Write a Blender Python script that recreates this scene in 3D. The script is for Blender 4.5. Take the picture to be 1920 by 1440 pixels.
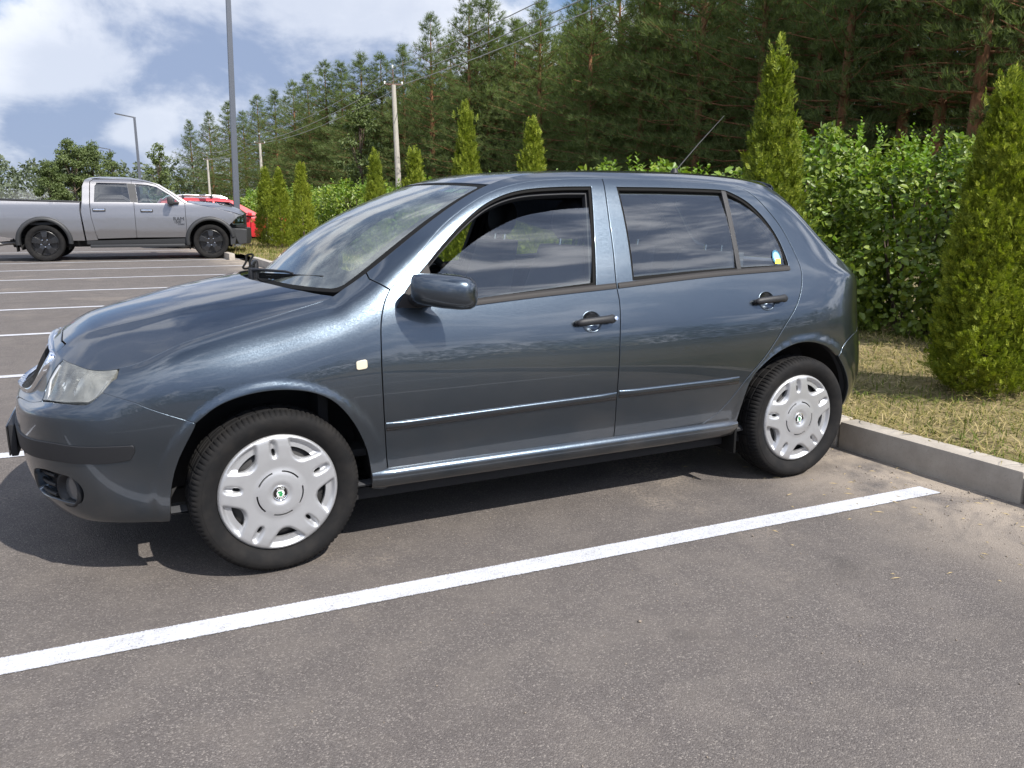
import bpy, bmesh, math, random
import numpy as np
from mathutils import Vector, Matrix
from mathutils.geometry import delaunay_2d_cdt

for _o in list(bpy.data.objects):
    bpy.data.objects.remove(_o, do_unlink=True)
SC = bpy.context.scene
COL = SC.collection
rad = math.radians

# ------------------------------------------------------------------ camera
# world frame: x runs rearwards along the blue car, y away from the viewer, z up; origin under the front axle
CAM_F, CAM_POS = 1505.2379, (-0.4264, -3.5785, 1.2921)
CAM_YAW, CAM_PITCH, CAM_ROLL = 0.4502, 0.2181, 0.0047
def _cam_axes():
    cy, sy, cp, sp = math.cos(CAM_YAW), math.sin(CAM_YAW), math.cos(CAM_PITCH), math.sin(CAM_PITCH)
    fw = Vector((sy*cp, cy*cp, -sp)); r = Vector((cy, -sy, 0)); u = r.cross(fw)
    c, s = math.cos(CAM_ROLL), math.sin(CAM_ROLL)
    return fw, r*c + u*s, u*c - r*s
_fw, _r, _u = _cam_axes()
cam_data = bpy.data.cameras.new('camera')
cam_data.sensor_width = 36.0
cam_data.lens = CAM_F/1920*36.0
cam_data.clip_start, cam_data.clip_end = 0.05, 6000
cam = bpy.data.objects.new('camera', cam_data)
COL.objects.link(cam)
cam.matrix_world = Matrix(((_r.x, _u.x, -_fw.x, CAM_POS[0]), (_r.y, _u.y, -_fw.y, CAM_POS[1]),
                           (_r.z, _u.z, -_fw.z, CAM_POS[2]), (0, 0, 0, 1)))
SC.camera = cam
SC.render.resolution_x, SC.render.resolution_y = 1024, 768

# ------------------------------------------------------------------ light
SUN_DIR = Vector((0.36, -0.88, 1.0)).normalized()          # towards the sun
sun_el = math.asin(SUN_DIR.z)
sun_data = bpy.data.lights.new('sun', 'SUN')
sun_data.energy, sun_data.angle, sun_data.color = 4.1, rad(0.53), (1.0, 0.95, 0.88)
sun = bpy.data.objects.new('sun', sun_data)
COL.objects.link(sun)
sun.rotation_euler = (-SUN_DIR).to_track_quat('-Z', 'Y').to_euler()
sun.location = (20, -40, 50)

SC.view_settings.view_transform = 'Standard'
SC.view_settings.look = 'None'
SC.view_settings.gamma = 1.0
SC.view_settings.exposure = 0.97
SC.view_settings.use_curve_mapping = False

# ------------------------------------------------------------------ node helper
class NT:
    def __init__(self, tree):
        self.t = tree; tree.nodes.clear()
    def n(self, kind, **kw):
        nd = self.t.nodes.new(kind)
        ins = kw.pop('ins', {})
        for k, v in kw.items(): setattr(nd, k, v)
        for k, v in ins.items():
            if hasattr(v, 'is_output') or isinstance(v, bpy.types.NodeSocket): self.t.links.new(v, nd.inputs[k])
            else: nd.inputs[k].default_value = v
        return nd
    def l(self, a, b): self.t.links.new(a, b)
    def math(self, op, a, b=None, c=None, clamp=False):
        ins = {0: a}
        if b is not None: ins[1] = b
        if c is not None: ins[2] = c
        return self.n('ShaderNodeMath', operation=op, use_clamp=clamp, ins=ins).outputs[0]
    def mix(self, f, a, b, mode='MIX'):
        return self.n('ShaderNodeMix', data_type='RGBA', blend_type=mode, ins={0: f, 6: a, 7: b}).outputs[2]
    def ramp(self, f, *stops, interp='LINEAR'):
        nd = self.n('ShaderNodeValToRGB', ins={0: f}); cr = nd.color_ramp; cr.interpolation = interp
        while len(cr.elements) < len(stops): cr.elements.new(0.5)
        for e, (p, c) in zip(cr.elements, stops):
            e.position = p; e.color = c if len(c) == 4 else (*c, 1)
        return nd.outputs[0]
    def noise(self, vec, scale, detail=4, rough=0.55, dist=0.0, dim='3D'):
        return self.n('ShaderNodeTexNoise', noise_dimensions=dim, ins={'Vector': vec, 'Scale': scale, 'Detail': detail, 'Roughness': rough, 'Distortion': dist}).outputs[0]
    def maprange(self, v, a, b, c=0.0, d=1.0, smooth=True):
        return self.n('ShaderNodeMapRange', interpolation_type='SMOOTHSTEP' if smooth else 'LINEAR', ins={0: v, 1: a, 2: b, 3: c, 4: d}).outputs[0]

# ------------------------------------------------------------------ world: Nishita sky + cumulus layer
CLOUD_OFF = (60.5, 22.0, 1.0)
world = bpy.data.worlds.new('World'); SC.world = world; world.use_nodes = True
w = NT(world.node_tree)
sky = w.n('ShaderNodeTexSky', sky_type='NISHITA', sun_disc=False, sun_elevation=sun_el,
          sun_rotation=math.atan2(SUN_DIR.x, SUN_DIR.y), altitude=150, air_density=1.0, dust_density=0.25, ozone_density=1.4)
geo = w.n('ShaderNodeTexCoord').outputs['Generated']
sep = w.n('ShaderNodeSeparateXYZ', ins={0: geo})
dz = w.math('MAXIMUM', sep.outputs[2], 0.0)
den = w.math('ADD', dz, 0.80)
px_ = w.math('DIVIDE', sep.outputs[0], den); py_ = w.math('DIVIDE', sep.outputs[1], den)
cvec = w.n('ShaderNodeCombineXYZ', ins={0: px_, 1: py_, 2: w.math('MULTIPLY', dz, 1.2)}).outputs[0]
cvec = w.n('ShaderNodeVectorMath', operation='SCALE', ins={0: cvec, 'Scale': 1.75}).outputs[0]
cvec = w.n('ShaderNodeVectorMath', operation='ADD', ins={0: cvec, 1: CLOUD_OFF}).outputs[0]
def cloud(vec):
    """heaped cloud field: broad masses broken up by rounded billows"""
    a = w.noise(vec, 0.85, 3, 0.5, 0.0)
    b = w.noise(vec, 2.9, 10, 0.57, 0.2)
    vo = w.n('ShaderNodeTexVoronoi', feature='SMOOTH_F1', ins={'Vector': vec, 'Scale': 5.0, 'Smoothness': 0.7}).outputs['Distance']
    v = w.math('ADD', w.math('MULTIPLY', a, 0.62), w.math('MULTIPLY', b, 0.46))
    return w.math('SUBTRACT', v, w.math('MULTIPLY', vo, 0.075))
big = cloud(cvec)
cover = w.maprange(big, 0.385, 0.475)
shift = w.n('ShaderNodeVectorMath', operation='ADD', ins={0: cvec, 1: (0.03, -0.10, 0.13)}).outputs[0]
lit = cloud(shift)
edge = w.math('SUBTRACT', big, lit)                       # optical depth falls off towards the sun -> bright crowns, grey bases
bright = w.maprange(edge, -0.04, 0.075)
thick = w.maprange(big, 0.46, 0.62)
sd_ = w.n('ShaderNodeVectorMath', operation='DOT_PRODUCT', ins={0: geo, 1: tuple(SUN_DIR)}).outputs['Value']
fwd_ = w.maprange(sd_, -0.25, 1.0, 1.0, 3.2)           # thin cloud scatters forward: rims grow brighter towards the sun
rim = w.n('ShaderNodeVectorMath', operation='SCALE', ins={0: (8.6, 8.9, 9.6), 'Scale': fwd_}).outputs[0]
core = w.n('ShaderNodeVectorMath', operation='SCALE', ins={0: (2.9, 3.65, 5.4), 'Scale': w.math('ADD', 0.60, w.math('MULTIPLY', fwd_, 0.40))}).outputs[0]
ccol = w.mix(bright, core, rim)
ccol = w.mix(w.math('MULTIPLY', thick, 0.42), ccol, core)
skyc = w.mix(1.0, sky.outputs[0], (0.92, 0.95, 1.06, 1), 'MULTIPLY')
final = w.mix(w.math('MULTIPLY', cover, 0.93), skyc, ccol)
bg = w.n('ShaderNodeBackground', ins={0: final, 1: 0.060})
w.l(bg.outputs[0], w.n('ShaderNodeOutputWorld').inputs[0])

# ------------------------------------------------------------------ materials
MATS = {}
def material(name, build):
    m = bpy.data.materials.new(name); m.use_nodes = True
    t = NT(m.node_tree); out = t.n('ShaderNodeOutputMaterial')
    sh = build(t, out)
    if sh is not None: t.l(sh, out.inputs[0])
    MATS[name] = m
    return m
def principled(t, **ins):
    nd = t.n('ShaderNodeBsdfPrincipled')
    for k, v in ins.items():
        k = k.replace('_', ' ')
        if isinstance(v, bpy.types.NodeSocket): t.l(v, nd.inputs[k])
        else: nd.inputs[k].default_value = v
    return nd.outputs[0]
def C4(r, g=None, b=None):
    return (r, r, r, 1) if g is None else (r, g, b, 1)
def simple(name, col, rough=0.5, metal=0.0, coat=0.0, spec=0.5, bump=0.0, bscale=200.0, vary=0.0):
    def b(t, out):
        pos = t.n('ShaderNodeTexCoord').outputs['Object']
        c = C4(*col)
        if vary:
            nz = t.noise(pos, bscale*0.08, 4, 0.6)
            c = t.mix(nz, C4(*[x*(1-vary) for x in col]), C4(*[min(1, x*(1+vary)) for x in col]))
        kw = dict(Base_Color=c, Roughness=rough, Metallic=metal, Coat_Weight=coat, Specular_IOR_Level=spec, Coat_Roughness=0.03)
        if bump:
            h = t.noise(pos, bscale, 3, 0.6)
            kw['Normal'] = t.n('ShaderNodeBump', ins={'Strength': bump, 'Distance': 0.002, 'Height': h}).outputs[0]
        return principled(t, **kw)
    return material(name, b)
def glass_mat(name, tint, dirt_sheen=0.0):
    def b(t, out):
        fr = t.n('ShaderNodeFresnel', ins={0: 1.6}).outputs[0]
        two = t.math('DIVIDE', t.math('MULTIPLY', fr, 2.0), t.math('ADD', fr, 1.0))
        tr = t.n('ShaderNodeBsdfTransparent', ins={0: C4(*tint)}).outputs[0]
        gl = t.n('ShaderNodeBsdfGlossy', ins={0: C4(1.0), 1: 0.0}).outputs[0]
        m = t.n('ShaderNodeMixShader', ins={0: two, 1: tr, 2: gl}).outputs[0]
        if dirt_sheen:
            pos = t.n('ShaderNodeTexCoord').outputs['Object']
            nz = t.maprange(t.noise(pos, 9.0, 5, 0.65), 0.4, 0.8, dirt_sheen*0.3, dirt_sheen)
            df = t.n('ShaderNodeBsdfDiffuse', ins={0: C4(.56, .62, .59)}).outputs[0]
            m = t.n('ShaderNodeMixShader', ins={0: nz, 1: m, 2: df}).outputs[0]
        return m
    return material(name, b)

# ------------------------------------------------------------------ object helpers
def link(o, parent=None):
    COL.objects.link(o)
    if parent is not None: o.parent = parent
    return o
def tag(o, label=None, cat=None, group=None, kind=None):
    if label: o['label'] = label
    if cat: o['category'] = cat
    if group: o['group'] = group
    if kind: o['kind'] = kind
    return o
def empty(name, loc=(0, 0, 0), rz=0.0, parent=None):
    o = bpy.data.objects.new(name, None); o.empty_display_size = 0.2
    o.location = loc; o.rotation_euler = (0, 0, rz)
    return link(o, parent)
def mesh_obj(name, V, F, mat, parent=None, smooth=True, normals=None):
    me = bpy.data.meshes.new(name)
    V = np.asarray(V, dtype=np.float64)
    me.from_pydata(V.tolist(), [], [list(f) for f in F] if not isinstance(F, np.ndarray) else F.tolist())
    me.update()
    if smooth: me.polygons.foreach_set('use_smooth', np.ones(len(me.polygons), dtype=bool))
    if normals is not None: me.normals_split_custom_set_from_vertices([tuple(n) for n in np.asarray(normals)])
    ms = mat if isinstance(mat, (list, tuple)) else [mat]
    for m in ms: me.materials.append(MATS[m] if isinstance(m, str) else m)
    return link(bpy.data.objects.new(name, me), parent)
def fast_mesh(name, V, F, mat, smooth=False, midx=None):
    """big triangle / quad soups: V (n,3), F (m,k) arrays"""
    me = bpy.data.meshes.new(name)
    V = np.asarray(V, np.float32); F = np.asarray(F, np.int32); k = F.shape[1]
    me.vertices.add(len(V)); me.vertices.foreach_set('co', V.ravel())
    me.loops.add(F.size); me.loops.foreach_set('vertex_index', F.ravel())
    me.polygons.add(len(F)); me.polygons.foreach_set('loop_start', np.arange(0, F.size, k, dtype=np.int32))
    me.polygons.foreach_set('loop_total', np.full(len(F), k, np.int32))
    if smooth: me.polygons.foreach_set('use_smooth', np.ones(len(F), dtype=bool))
    ms = mat if isinstance(mat, (list, tuple)) else [mat]
    for m in ms: me.materials.append(MATS[m])
    if midx is not None: me.polygons.foreach_set('material_index', np.asarray(midx, np.int32))
    me.update(calc_edges=True)
    return me
class MB:
    """collects simple shapes into one mesh"""
    def __init__(self): self.v = []; self.f = []
    def add(self, V, F):
        o = len(self.v); self.v += [tuple(p) for p in V]; self.f += [tuple(i+o for i in f) for f in F]; return self
    def box(self, c, s, bev=0.0, R=None):
        x, y, z = s[0]/2, s[1]/2, s[2]/2
        bm = bmesh.new(); bmesh.ops.create_cube(bm, size=1.0)
        for v in bm.verts: v.co = Vector((v.co.x*2*x, v.co.y*2*y, v.co.z*2*z))
        if bev: bmesh.ops.bevel(bm, geom=bm.edges[:], offset=bev, segments=2, affect='EDGES', profile=0.6)
        M = R.to_matrix() if R is not None and not isinstance(R, Matrix) else R
        bm.verts.index_update()
        V = [(M @ v.co if M is not None else v.co) + Vector(c) for v in bm.verts]
        F = [[v.index for v in f.verts] for f in bm.faces]; bm.free()
        return self.add(V, F)
    def tube(self, pts, r, n=8, cap=True):
        pts = [Vector(p) for p in pts]; rs = r if isinstance(r, (list, tuple)) else [r]*len(pts)
        V = []; F = []; prev = None
        for i, p in enumerate(pts):
            d = (pts[min(i+1, len(pts)-1)] - pts[max(i-1, 0)]).normalized()
            a = prev if prev is not None else (Vector((0, 0, 1)) if abs(d.z) < 0.9 else Vector((1, 0, 0)))
            a = (a - d*a.dot(d)).normalized(); b = d.cross(a); prev = a
            for k in range(n):
                t = 2*math.pi*k/n; V.append(p + (a*math.cos(t) + b*math.sin(t))*rs[i])
        for i in range(len(pts)-1):
            for k in range(n):
                F.append((i*n+k, i*n+(k+1) % n, (i+1)*n+(k+1) % n, (i+1)*n+k))
        if cap: F.append(tuple(range(n))[::-1]); F.append(tuple((len(pts)-1)*n+k for k in range(n)))
        return self.add(V, F)
    def lathe(self, prof, n=32, M=None, closed=False):
        """prof: (r, h) pairs around +z axis"""
        V = []; F = []; m = len(prof)
        for k in range(n):
            t = 2*math.pi*k/n; c, s = math.cos(t), math.sin(t)
            for r, h in prof: V.append(Vector((r*c, r*s, h)))
        for k in range(n):
            for i in range(m-1 if not closed else m):
                a, b = k*m+i, k*m+(i+1) % m; c_, d = ((k+1) % n)*m+(i+1) % m, ((k+1) % n)*m+i
                F.append((a, d, c_, b))
        if M is not None: V = [M @ v for v in V]
        return self.add(V, F)
    def prism(self, poly, h0, h1, M=None):
        n = len(poly); V = [Vector((x, y, h0)) for x, y in poly]+[Vector((x, y, h1)) for x, y in poly]
        F = [tuple(range(n))[::-1], tuple(range(n, 2*n))]+[(i, (i+1) % n, (i+1) % n+n, i+n) for i in range(n)]
        if M is not None: V = [M @ v for v in V]
        return self.add(V, F)
    def loft(self, sections, cap=True, closed=True):
        n = len(sections[0]); V = [p for s in sections for p in s]; F = []
        for i in range(len(sections)-1):
            for k in range(n if closed else n-1):
                F.append((i*n+k, i*n+(k+1) % n, (i+1)*n+(k+1) % n, (i+1)*n+k))
        if cap: F.append(tuple(range(n))[::-1]); F.append(tuple((len(sections)-1)*n+k for k in range(n)))
        return self.add(V, F)
    def build(self, name, mat, parent=None, smooth=True, bevel=0.0, sharp=35):
        o = mesh_obj(name, self.v, self.f, mat, parent, smooth)
        bm = bmesh.new(); bm.from_mesh(o.data); bmesh.ops.recalc_face_normals(bm, faces=bm.faces[:])
        if bevel:
            ed = [e for e in bm.edges if len(e.link_faces) == 2 and e.calc_face_angle(0) > rad(30)]
            bmesh.ops.bevel(bm, geom=ed, offset=bevel, segments=2, affect='EDGES', profile=0.6)
        for e in bm.edges:
            if len(e.link_faces) == 2 and e.calc_face_angle(0) > rad(sharp): e.smooth = False
        if smooth:
            for f in bm.faces: f.smooth = True
        bm.to_mesh(o.data); bm.free(); o.data.update()
        return o
def copy_tree(o, parent=None):
    c = o.copy(); COL.objects.link(c); c.parent = parent
    for ch in list(o.children): copy_tree(ch, c)
    return c

# ------------------------------------------------------------------ numeric helpers
def pchip(xk, yk, x):
    xk = np.asarray(xk, float); yk = np.asarray(yk, float); h = np.diff(xk); d = np.diff(yk, axis=0)/(h if yk.ndim == 1 else h[:, None])
    m = np.zeros_like(yk)
    for i in range(1, len(xk)-1):
        a, b = d[i-1], d[i]; w1 = 2*h[i]+h[i-1]; w2 = h[i]+2*h[i-1]
        with np.errstate(divide='ignore', invalid='ignore'):
            v = (w1+w2)/(w1/a+w2/b)
        m[i] = np.where(a*b > 0, v, 0)
    m[0], m[-1] = d[0], d[-1]
    x = np.asarray(x, float); i = np.clip(np.searchsorted(xk, x)-1, 0, len(xk)-2); t = (x-xk[i])/h[i]; H = h[i]
    if yk.ndim > 1: t = t[:, None]; H = H[:, None]
    return (2*t**3-3*t**2+1)*yk[i]+(t**3-2*t**2+t)*H*m[i]+(-2*t**3+3*t**2)*yk[i+1]+(t**3-t**2)*H*m[i+1]
def gblur(A, sig, axis=0, reflect=(False, False)):
    k = int(3*sig+1); x = np.arange(-k, k+1); g = np.exp(-x*x/(2*sig*sig)); g /= g.sum()
    A = np.moveaxis(A, axis, 0); n = len(A)
    idx = np.arange(-k, n+k)
    def ext(side):
        if side == 0:
            rows = A[1:k+1][::-1]; return rows if reflect[0] else 2*A[0]-rows
        rows = A[n-k-1:n-1][::-1]; return rows if reflect[1] else 2*A[-1]-rows
    P = np.concatenate([ext(0), A, ext(1)])
    out = np.zeros_like(A)
    for j, wgt in enumerate(g): out += wgt*P[j:j+n]
    return np.moveaxis(out, 0, axis)
def crom(pts, step=0.008, closed=False):
    """Catmull-Rom through points, resampled about every step"""
    P = np.asarray(pts, float); n = len(P)
    if n == 2 and not closed:
        m = max(1, int(np.linalg.norm(P[1]-P[0])/step)); return P[0]+(P[1]-P[0])*np.linspace(0, 1, m+1)[:, None]
    out = []
    for i in range(n if closed else n-1):
        p0 = P[(i-1) % n] if (closed or i > 0) else 2*P[0]-P[1]
        p1, p2 = P[i], P[(i+1) % n]
        p3 = P[(i+2) % n] if (closed or i+2 < n) else 2*P[-1]-P[-2]
        m = max(1, int(np.linalg.norm(p2-p1)/step)); t = np.linspace(0, 1, m, endpoint=False)[:, None]
        # centripetal-like tension for uneven spacing
        d0, d1, d2 = [max(1e-6, np.linalg.norm(b-a))**0.5 for a, b in ((p0, p1), (p1, p2), (p2, p3))]
        m1 = (p2-p1) + d1*((p1-p0)/d0 - (p2-p0)/(d0+d1)); m2 = (p2-p1) + d1*((p3-p2)/d2 - (p3-p1)/(d1+d2))
        out.append((2*t**3-3*t**2+1)*p1+(t**3-2*t**2+t)*m1+(-2*t**3+3*t**2)*p2+(t**3-t**2)*m2)
    if not closed: out.append(P[-1:])
    return np.concatenate(out)
def path(*segs, step=0.008):
    """closed outline from open spline segments (corners where segments meet)"""
    out = []
    for s in segs:
        q = crom(s, step)
        if out and np.linalg.norm(out[-1][-1]-q[0]) < 1e-6: q = q[1:]
        out.append(q)
    q = np.concatenate(out)
    if np.linalg.norm(q[0]-q[-1]) < 1e-6: q = q[:-1]
    return q
def area2(P):
    x, y = P[:, 0], P[:, 1]; return 0.5*np.sum(x*np.roll(y, -1)-np.roll(x, -1)*y)
def offset_poly(P, d):
    """inset (d>0) a closed polygon"""
    if area2(P) < 0: P = P[::-1]
    a = P-np.roll(P, 1, 0); b = np.roll(P, -1, 0)-P
    a /= np.maximum(1e-9, np.linalg.norm(a, axis=1))[:, None]; b /= np.maximum(1e-9, np.linalg.norm(b, axis=1))[:, None]
    na = np.stack([-a[:, 1], a[:, 0]], 1); nb = np.stack([-b[:, 1], b[:, 0]], 1)
    n = na+nb; L = np.maximum(0.35, np.sum(n*na, 1)); n = n/L[:, None]
    return P+n*d
def inside(Q, P):
    """points Q in polygon P"""
    x, y = Q[:, 0], Q[:, 1]; r = np.zeros(len(Q), bool); n = len(P)
    x1, y1 = P[:, 0], P[:, 1]; x2, y2 = np.roll(x1, -1), np.roll(y1, -1)
    for i in range(n):
        c = (y1[i] > y) != (y2[i] > y)
        if c.any():
            xi = (x2[i]-x1[i])*(y-y1[i])/(y2[i]-y1[i]+1e-15)+x1[i]; r ^= c & (x < xi)
    return r
def cdt_fill(outer, holes=(), cell=0.02):
    """triangulate a region with an even grid inside; returns points, triangles, boundary loops"""
    loops = [outer]+list(holes); pts = []; edges = []; ids = []
    for L in loops:
        o = len(pts); n = len(L); pts += [Vector((float(a), float(b))) for a, b in L]
        edges += [(o+i, o+(i+1) % n) for i in range(n)]; ids.append(list(range(o, o+n)))
    lo, hi = outer.min(0), outer.max(0)
    gx, gy = np.meshgrid(np.arange(lo[0]+cell*.5, hi[0], cell), np.arange(lo[1]+cell*.43, hi[1], cell))
    gx = gx + (np.arange(gx.shape[0]) % 2)[:, None]*cell*.5
    G = np.stack([gx.ravel(), gy.ravel()], 1)
    ok = inside(G, outer)
    for h in holes: ok &= ~inside(G, h)
    G = G[ok]
    B = np.concatenate(loops)
    if len(G):
        keep = np.ones(len(G), bool)
        for i in range(0, len(G), 4000):
            d = ((G[i:i+4000, None, :]-B[None])**2).sum(2).min(1); keep[i:i+4000] = d > (0.45*cell)**2
        G = G[keep]
    pts += [Vector((float(a), float(b))) for a, b in G]
    ov, oe, of, iv, ie, if_ = delaunay_2d_cdt(pts, edges, [], 0, 1e-7, True)
    V = np.array([(v[0], v[1]) for v in ov]); F = np.array([list(f) for f in of], int)
    cen = V[F].mean(1); ok = inside(cen, outer)
    for h in holes: ok &= ~inside(cen, h)
    F = F[ok]
    inv = {}
    for k, src in enumerate(iv):
        for s in src: inv[s] = k
    bl = [[inv[i] for i in L] for L in ids]
    return V, F, bl
def smoothstep(a, b, x):
    t = np.clip((np.asarray(x, float)-a)/(b-a), 0, 1); return t*t*(3-2*t)
def rotm(axis, deg): return Matrix.Rotation(rad(deg), 4, axis)
# ================================================================== setting: lot, markings, kerb, verge
def _asphalt(t, out):
    pos = t.n('ShaderNodeTexCoord').outputs['Object']
    v1 = t.n('ShaderNodeTexVoronoi', ins={'Vector': pos, 'Scale': 235.0, 'Randomness': 1.0})
    v2 = t.n('ShaderNodeTexVoronoi', ins={'Vector': pos, 'Scale': 310.0, 'Randomness': 1.0})
    st1 = t.n('ShaderNodeSeparateColor', ins={0: v1.outputs['Color']}).outputs[0]
    st2 = t.n('ShaderNodeSeparateColor', ins={0: v2.outputs['Color']}).outputs[1]
    fine = t.noise(pos, 260, 3, .7); mid = t.noise(pos, 5.0, 5, .62); big = t.noise(pos, .55, 5, .6)
    base = t.ramp(st1, (0.0, (.058, .051, .048)), (.45, (.088, .079, .0745)), (.80, (.110, .099, .094)), (1.0, (.25, .225, .20)))
    base = t.mix(t.math('MULTIPLY', st2, .45), base, C4(.130, .114, .104))
    base = t.mix(t.maprange(fine, .42, .62, .0, .45), base, C4(.062, .052, .046))
    base = t.mix(t.maprange(mid, .40, .66, 0, .26), base, C4(.165, .144, .125))
    base = t.mix(t.maprange(big, .38, .64, .0, .22), base, C4(.074, .063, .057))
    # fine sand blown against the kerb and caught in shallow dips
    sep = t.n('ShaderNodeSeparateXYZ', ins={0: pos})
    dk = t.math('SUBTRACT', t.math('SUBTRACT', 3.02, t.math('MULTIPLY', sep.outputs[1], .0525)), sep.outputs[0])
    near = t.maprange(dk, .0, 1.05, 1.0, .0)
    sand_n = t.noise(pos, 2.3, 7, .68, .6)
    sand = t.math('MULTIPLY', near, t.maprange(sand_n, .30, .62))
    dip = t.maprange(t.noise(pos, .75, 4, .62), .57, .73, 0, .7)
    dip = t.math('MULTIPLY', dip, t.maprange(t.noise(pos, 60, 3, .7), .40, .62))
    s = t.math('MAXIMUM', sand, dip)
    s = t.math('MULTIPLY', s, t.maprange(fine, .30, .60, .55, 1.0))
    base = t.mix(t.math('MULTIPLY', s, .88), base, C4(.34, .285, .225))
    oil = t.maprange(t.noise(pos, 1.35, 3, .5, .8), .66, .74, 0, .42)
    base = t.mix(oil, base, C4(.045, .040, .037))
    trk = t.maprange(t.noise(t.n('ShaderNodeMapping', ins={'Vector': pos, 'Scale': (.35, 3.2, 1)}).outputs[0], 1.1, 4, .6), .52, .70, 0, .22)
    base = t.mix(trk, base, C4(.062, .054, .049))
    h = t.math('ADD', t.math('MULTIPLY', v1.outputs['Distance'], -.9), t.math('MULTIPLY', fine, .5))
    bmp = t.n('ShaderNodeBump', ins={'Strength': .6, 'Distance': .004, 'Height': h}).outputs[0]
    return principled(t, Base_Color=base, Roughness=.88, Specular_IOR_Level=.35, Normal=bmp)
material('asphalt', _asphalt)
def _line(t, out):
    pos = t.n('ShaderNodeTexCoord').outputs['Object']; sp = t.n('ShaderNodeSeparateXYZ', ins={0: pos})
    v1 = t.n('ShaderNodeTexVoronoi', ins={'Vector': pos, 'Scale': 150.0}); fine = t.noise(pos, 150, 5, .7); mid = t.noise(pos, 7, 5, .65)
    # distance from the centre of the nearest bay line
    u = t.math('ADD', t.math('DIVIDE', t.math('ADD', t.math('ADD', sp.outputs[1], 1.1185), t.math('MULTIPLY', sp.outputs[0], .0342)), 2.2877), 100.5)
    d = t.math('MULTIPLY', t.math('ABSOLUTE', t.math('SUBTRACT', t.math('FRACT', u), .5)), 2.2877)
    edge = t.maprange(t.math('ADD', d, t.math('MULTIPLY', t.math('SUBTRACT', fine, .5), .022)), .047, .0535)
    pits = t.math('MULTIPLY', t.maprange(fine, .575, .66), t.maprange(mid, .36, .66, .08, 1.0))
    gone = t.math('MAXIMUM', edge, t.math('MULTIPLY', pits, .9))
    col = t.mix(t.maprange(mid, .35, .7, 0, .5), C4(.43, .44, .47), C4(.34, .34, .35))
    col = t.mix(t.maprange(t.noise(pos, 55, 4, .7), .50, .72, 0, .45), col, C4(.20, .185, .18))
    bmp = t.n('ShaderNodeBump', ins={'Strength': .6, 'Distance': .003, 'Height': t.math('ADD', t.math('MULTIPLY', v1.outputs['Distance'], -.9), t.math('MULTIPLY', fine, .4))}).outputs[0]
    p = principled(t, Base_Color=col, Roughness=.75, Normal=bmp)
    return t.n('ShaderNodeMixShader', ins={0: gone, 1: p, 2: t.n('ShaderNodeBsdfTransparent').outputs[0]}).outputs[0]
material('line_paint', _line)
def _concrete(t, out):
    pos = t.n('ShaderNodeTexCoord').outputs['Object']
    a = t.noise(pos, 6, 6, .65); b = t.noise(pos, 120, 3, .7); c = t.noise(pos, 420, 2, .6)
    col = t.ramp(a, (.25, (.235, .205, .17)), (.55, (.32, .285, .24)), (.8, (.40, .36, .31)))
    col = t.mix(t.maprange(b, .55, .75, 0, .5), col, C4(.15, .14, .13))
    gi = t.n('ShaderNodeObjectInfo').outputs['Random']
    col = t.mix(t.math('MULTIPLY', gi, .25), col, C4(.40, .38, .35))
    bmp = t.n('ShaderNodeBump', ins={'Strength': .4, 'Distance': .003, 'Height': t.math('ADD', b, c)}).outputs[0]
    return principled(t, Base_Color=col, Roughness=.9, Normal=bmp)
material('concrete', _concrete)
def _verge(t, out):
    pos = t.n('ShaderNodeTexCoord').outputs['Object']
    a = t.noise(pos, 1.6, 6, .65); b = t.noise(pos, 16, 6, .7); c = t.noise(pos, 90, 3, .7)
    col = t.ramp(a, (.30, (.12, .11, .04)), (.5, (.21, .17, .08)), (.70, (.28, .22, .12)))
    col = t.mix(t.maprange(b, .42, .66), col, C4(.29, .23, .13))
    col = t.mix(t.maprange(c, .45, .7, 0, .6), col, C4(.085, .075, .033))
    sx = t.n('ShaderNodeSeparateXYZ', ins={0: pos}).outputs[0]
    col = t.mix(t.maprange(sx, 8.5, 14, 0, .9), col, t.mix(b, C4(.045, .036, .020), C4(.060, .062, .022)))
    bmp = t.n('ShaderNodeBump', ins={'Strength': .9, 'Distance': .03, 'Height': t.math('ADD', b, t.math('MULTIPLY', c, .4))}).outputs[0]
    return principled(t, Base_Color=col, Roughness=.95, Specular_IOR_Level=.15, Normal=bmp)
material('verge_soil', _verge)
def _field(t, out):
    pos = t.n('ShaderNodeTexCoord').outputs['Object']
    a = t.noise(pos, .05, 6, .65); b = t.noise(pos, 1.2, 6, .7)
    col = t.ramp(a, (.35, (.060, .072, .026)), (.62, (.135, .115, .060)))
    col = t.mix(t.maprange(b, .45, .7, 0, .6), col, C4(.05, .055, .022))
    return principled(t, Base_Color=col, Roughness=.95, Specular_IOR_Level=.1)
material('field_grass', _field)
def KX(y): return 3.047-.0525*(y+.526)                       # kerb face line
# terrain to the horizon, then the lot above it
nx = 40; gx = np.concatenate([-np.geomspace(2400, 60, 18), np.linspace(-50, 60, 14), np.geomspace(75, 2400, 16)])
V = [(x, y, -.05) for y in gx for x in gx]; n = len(gx)
tag(mesh_obj('terrain', V, [(j*n+i, j*n+i+1, (j+1)*n+i+1, (j+1)*n+i) for j in range(n-1) for i in range(n-1)], 'field_grass'), kind='structure')
ys = np.linspace(-70, 62, 67)
V = []; F = []
for k, y in enumerate(ys): V += [(-70, y, 0), (-10, y, 0), (0, y, 0), (KX(y)+.05, y, 0)]
for k in range(len(ys)-1):
    for i in range(3): F.append((k*4+i, k*4+i+1, k*4+5+i, k*4+4+i))
LOT = tag(mesh_obj('parking_lot', V, F, 'asphalt'), kind='structure')
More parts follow.
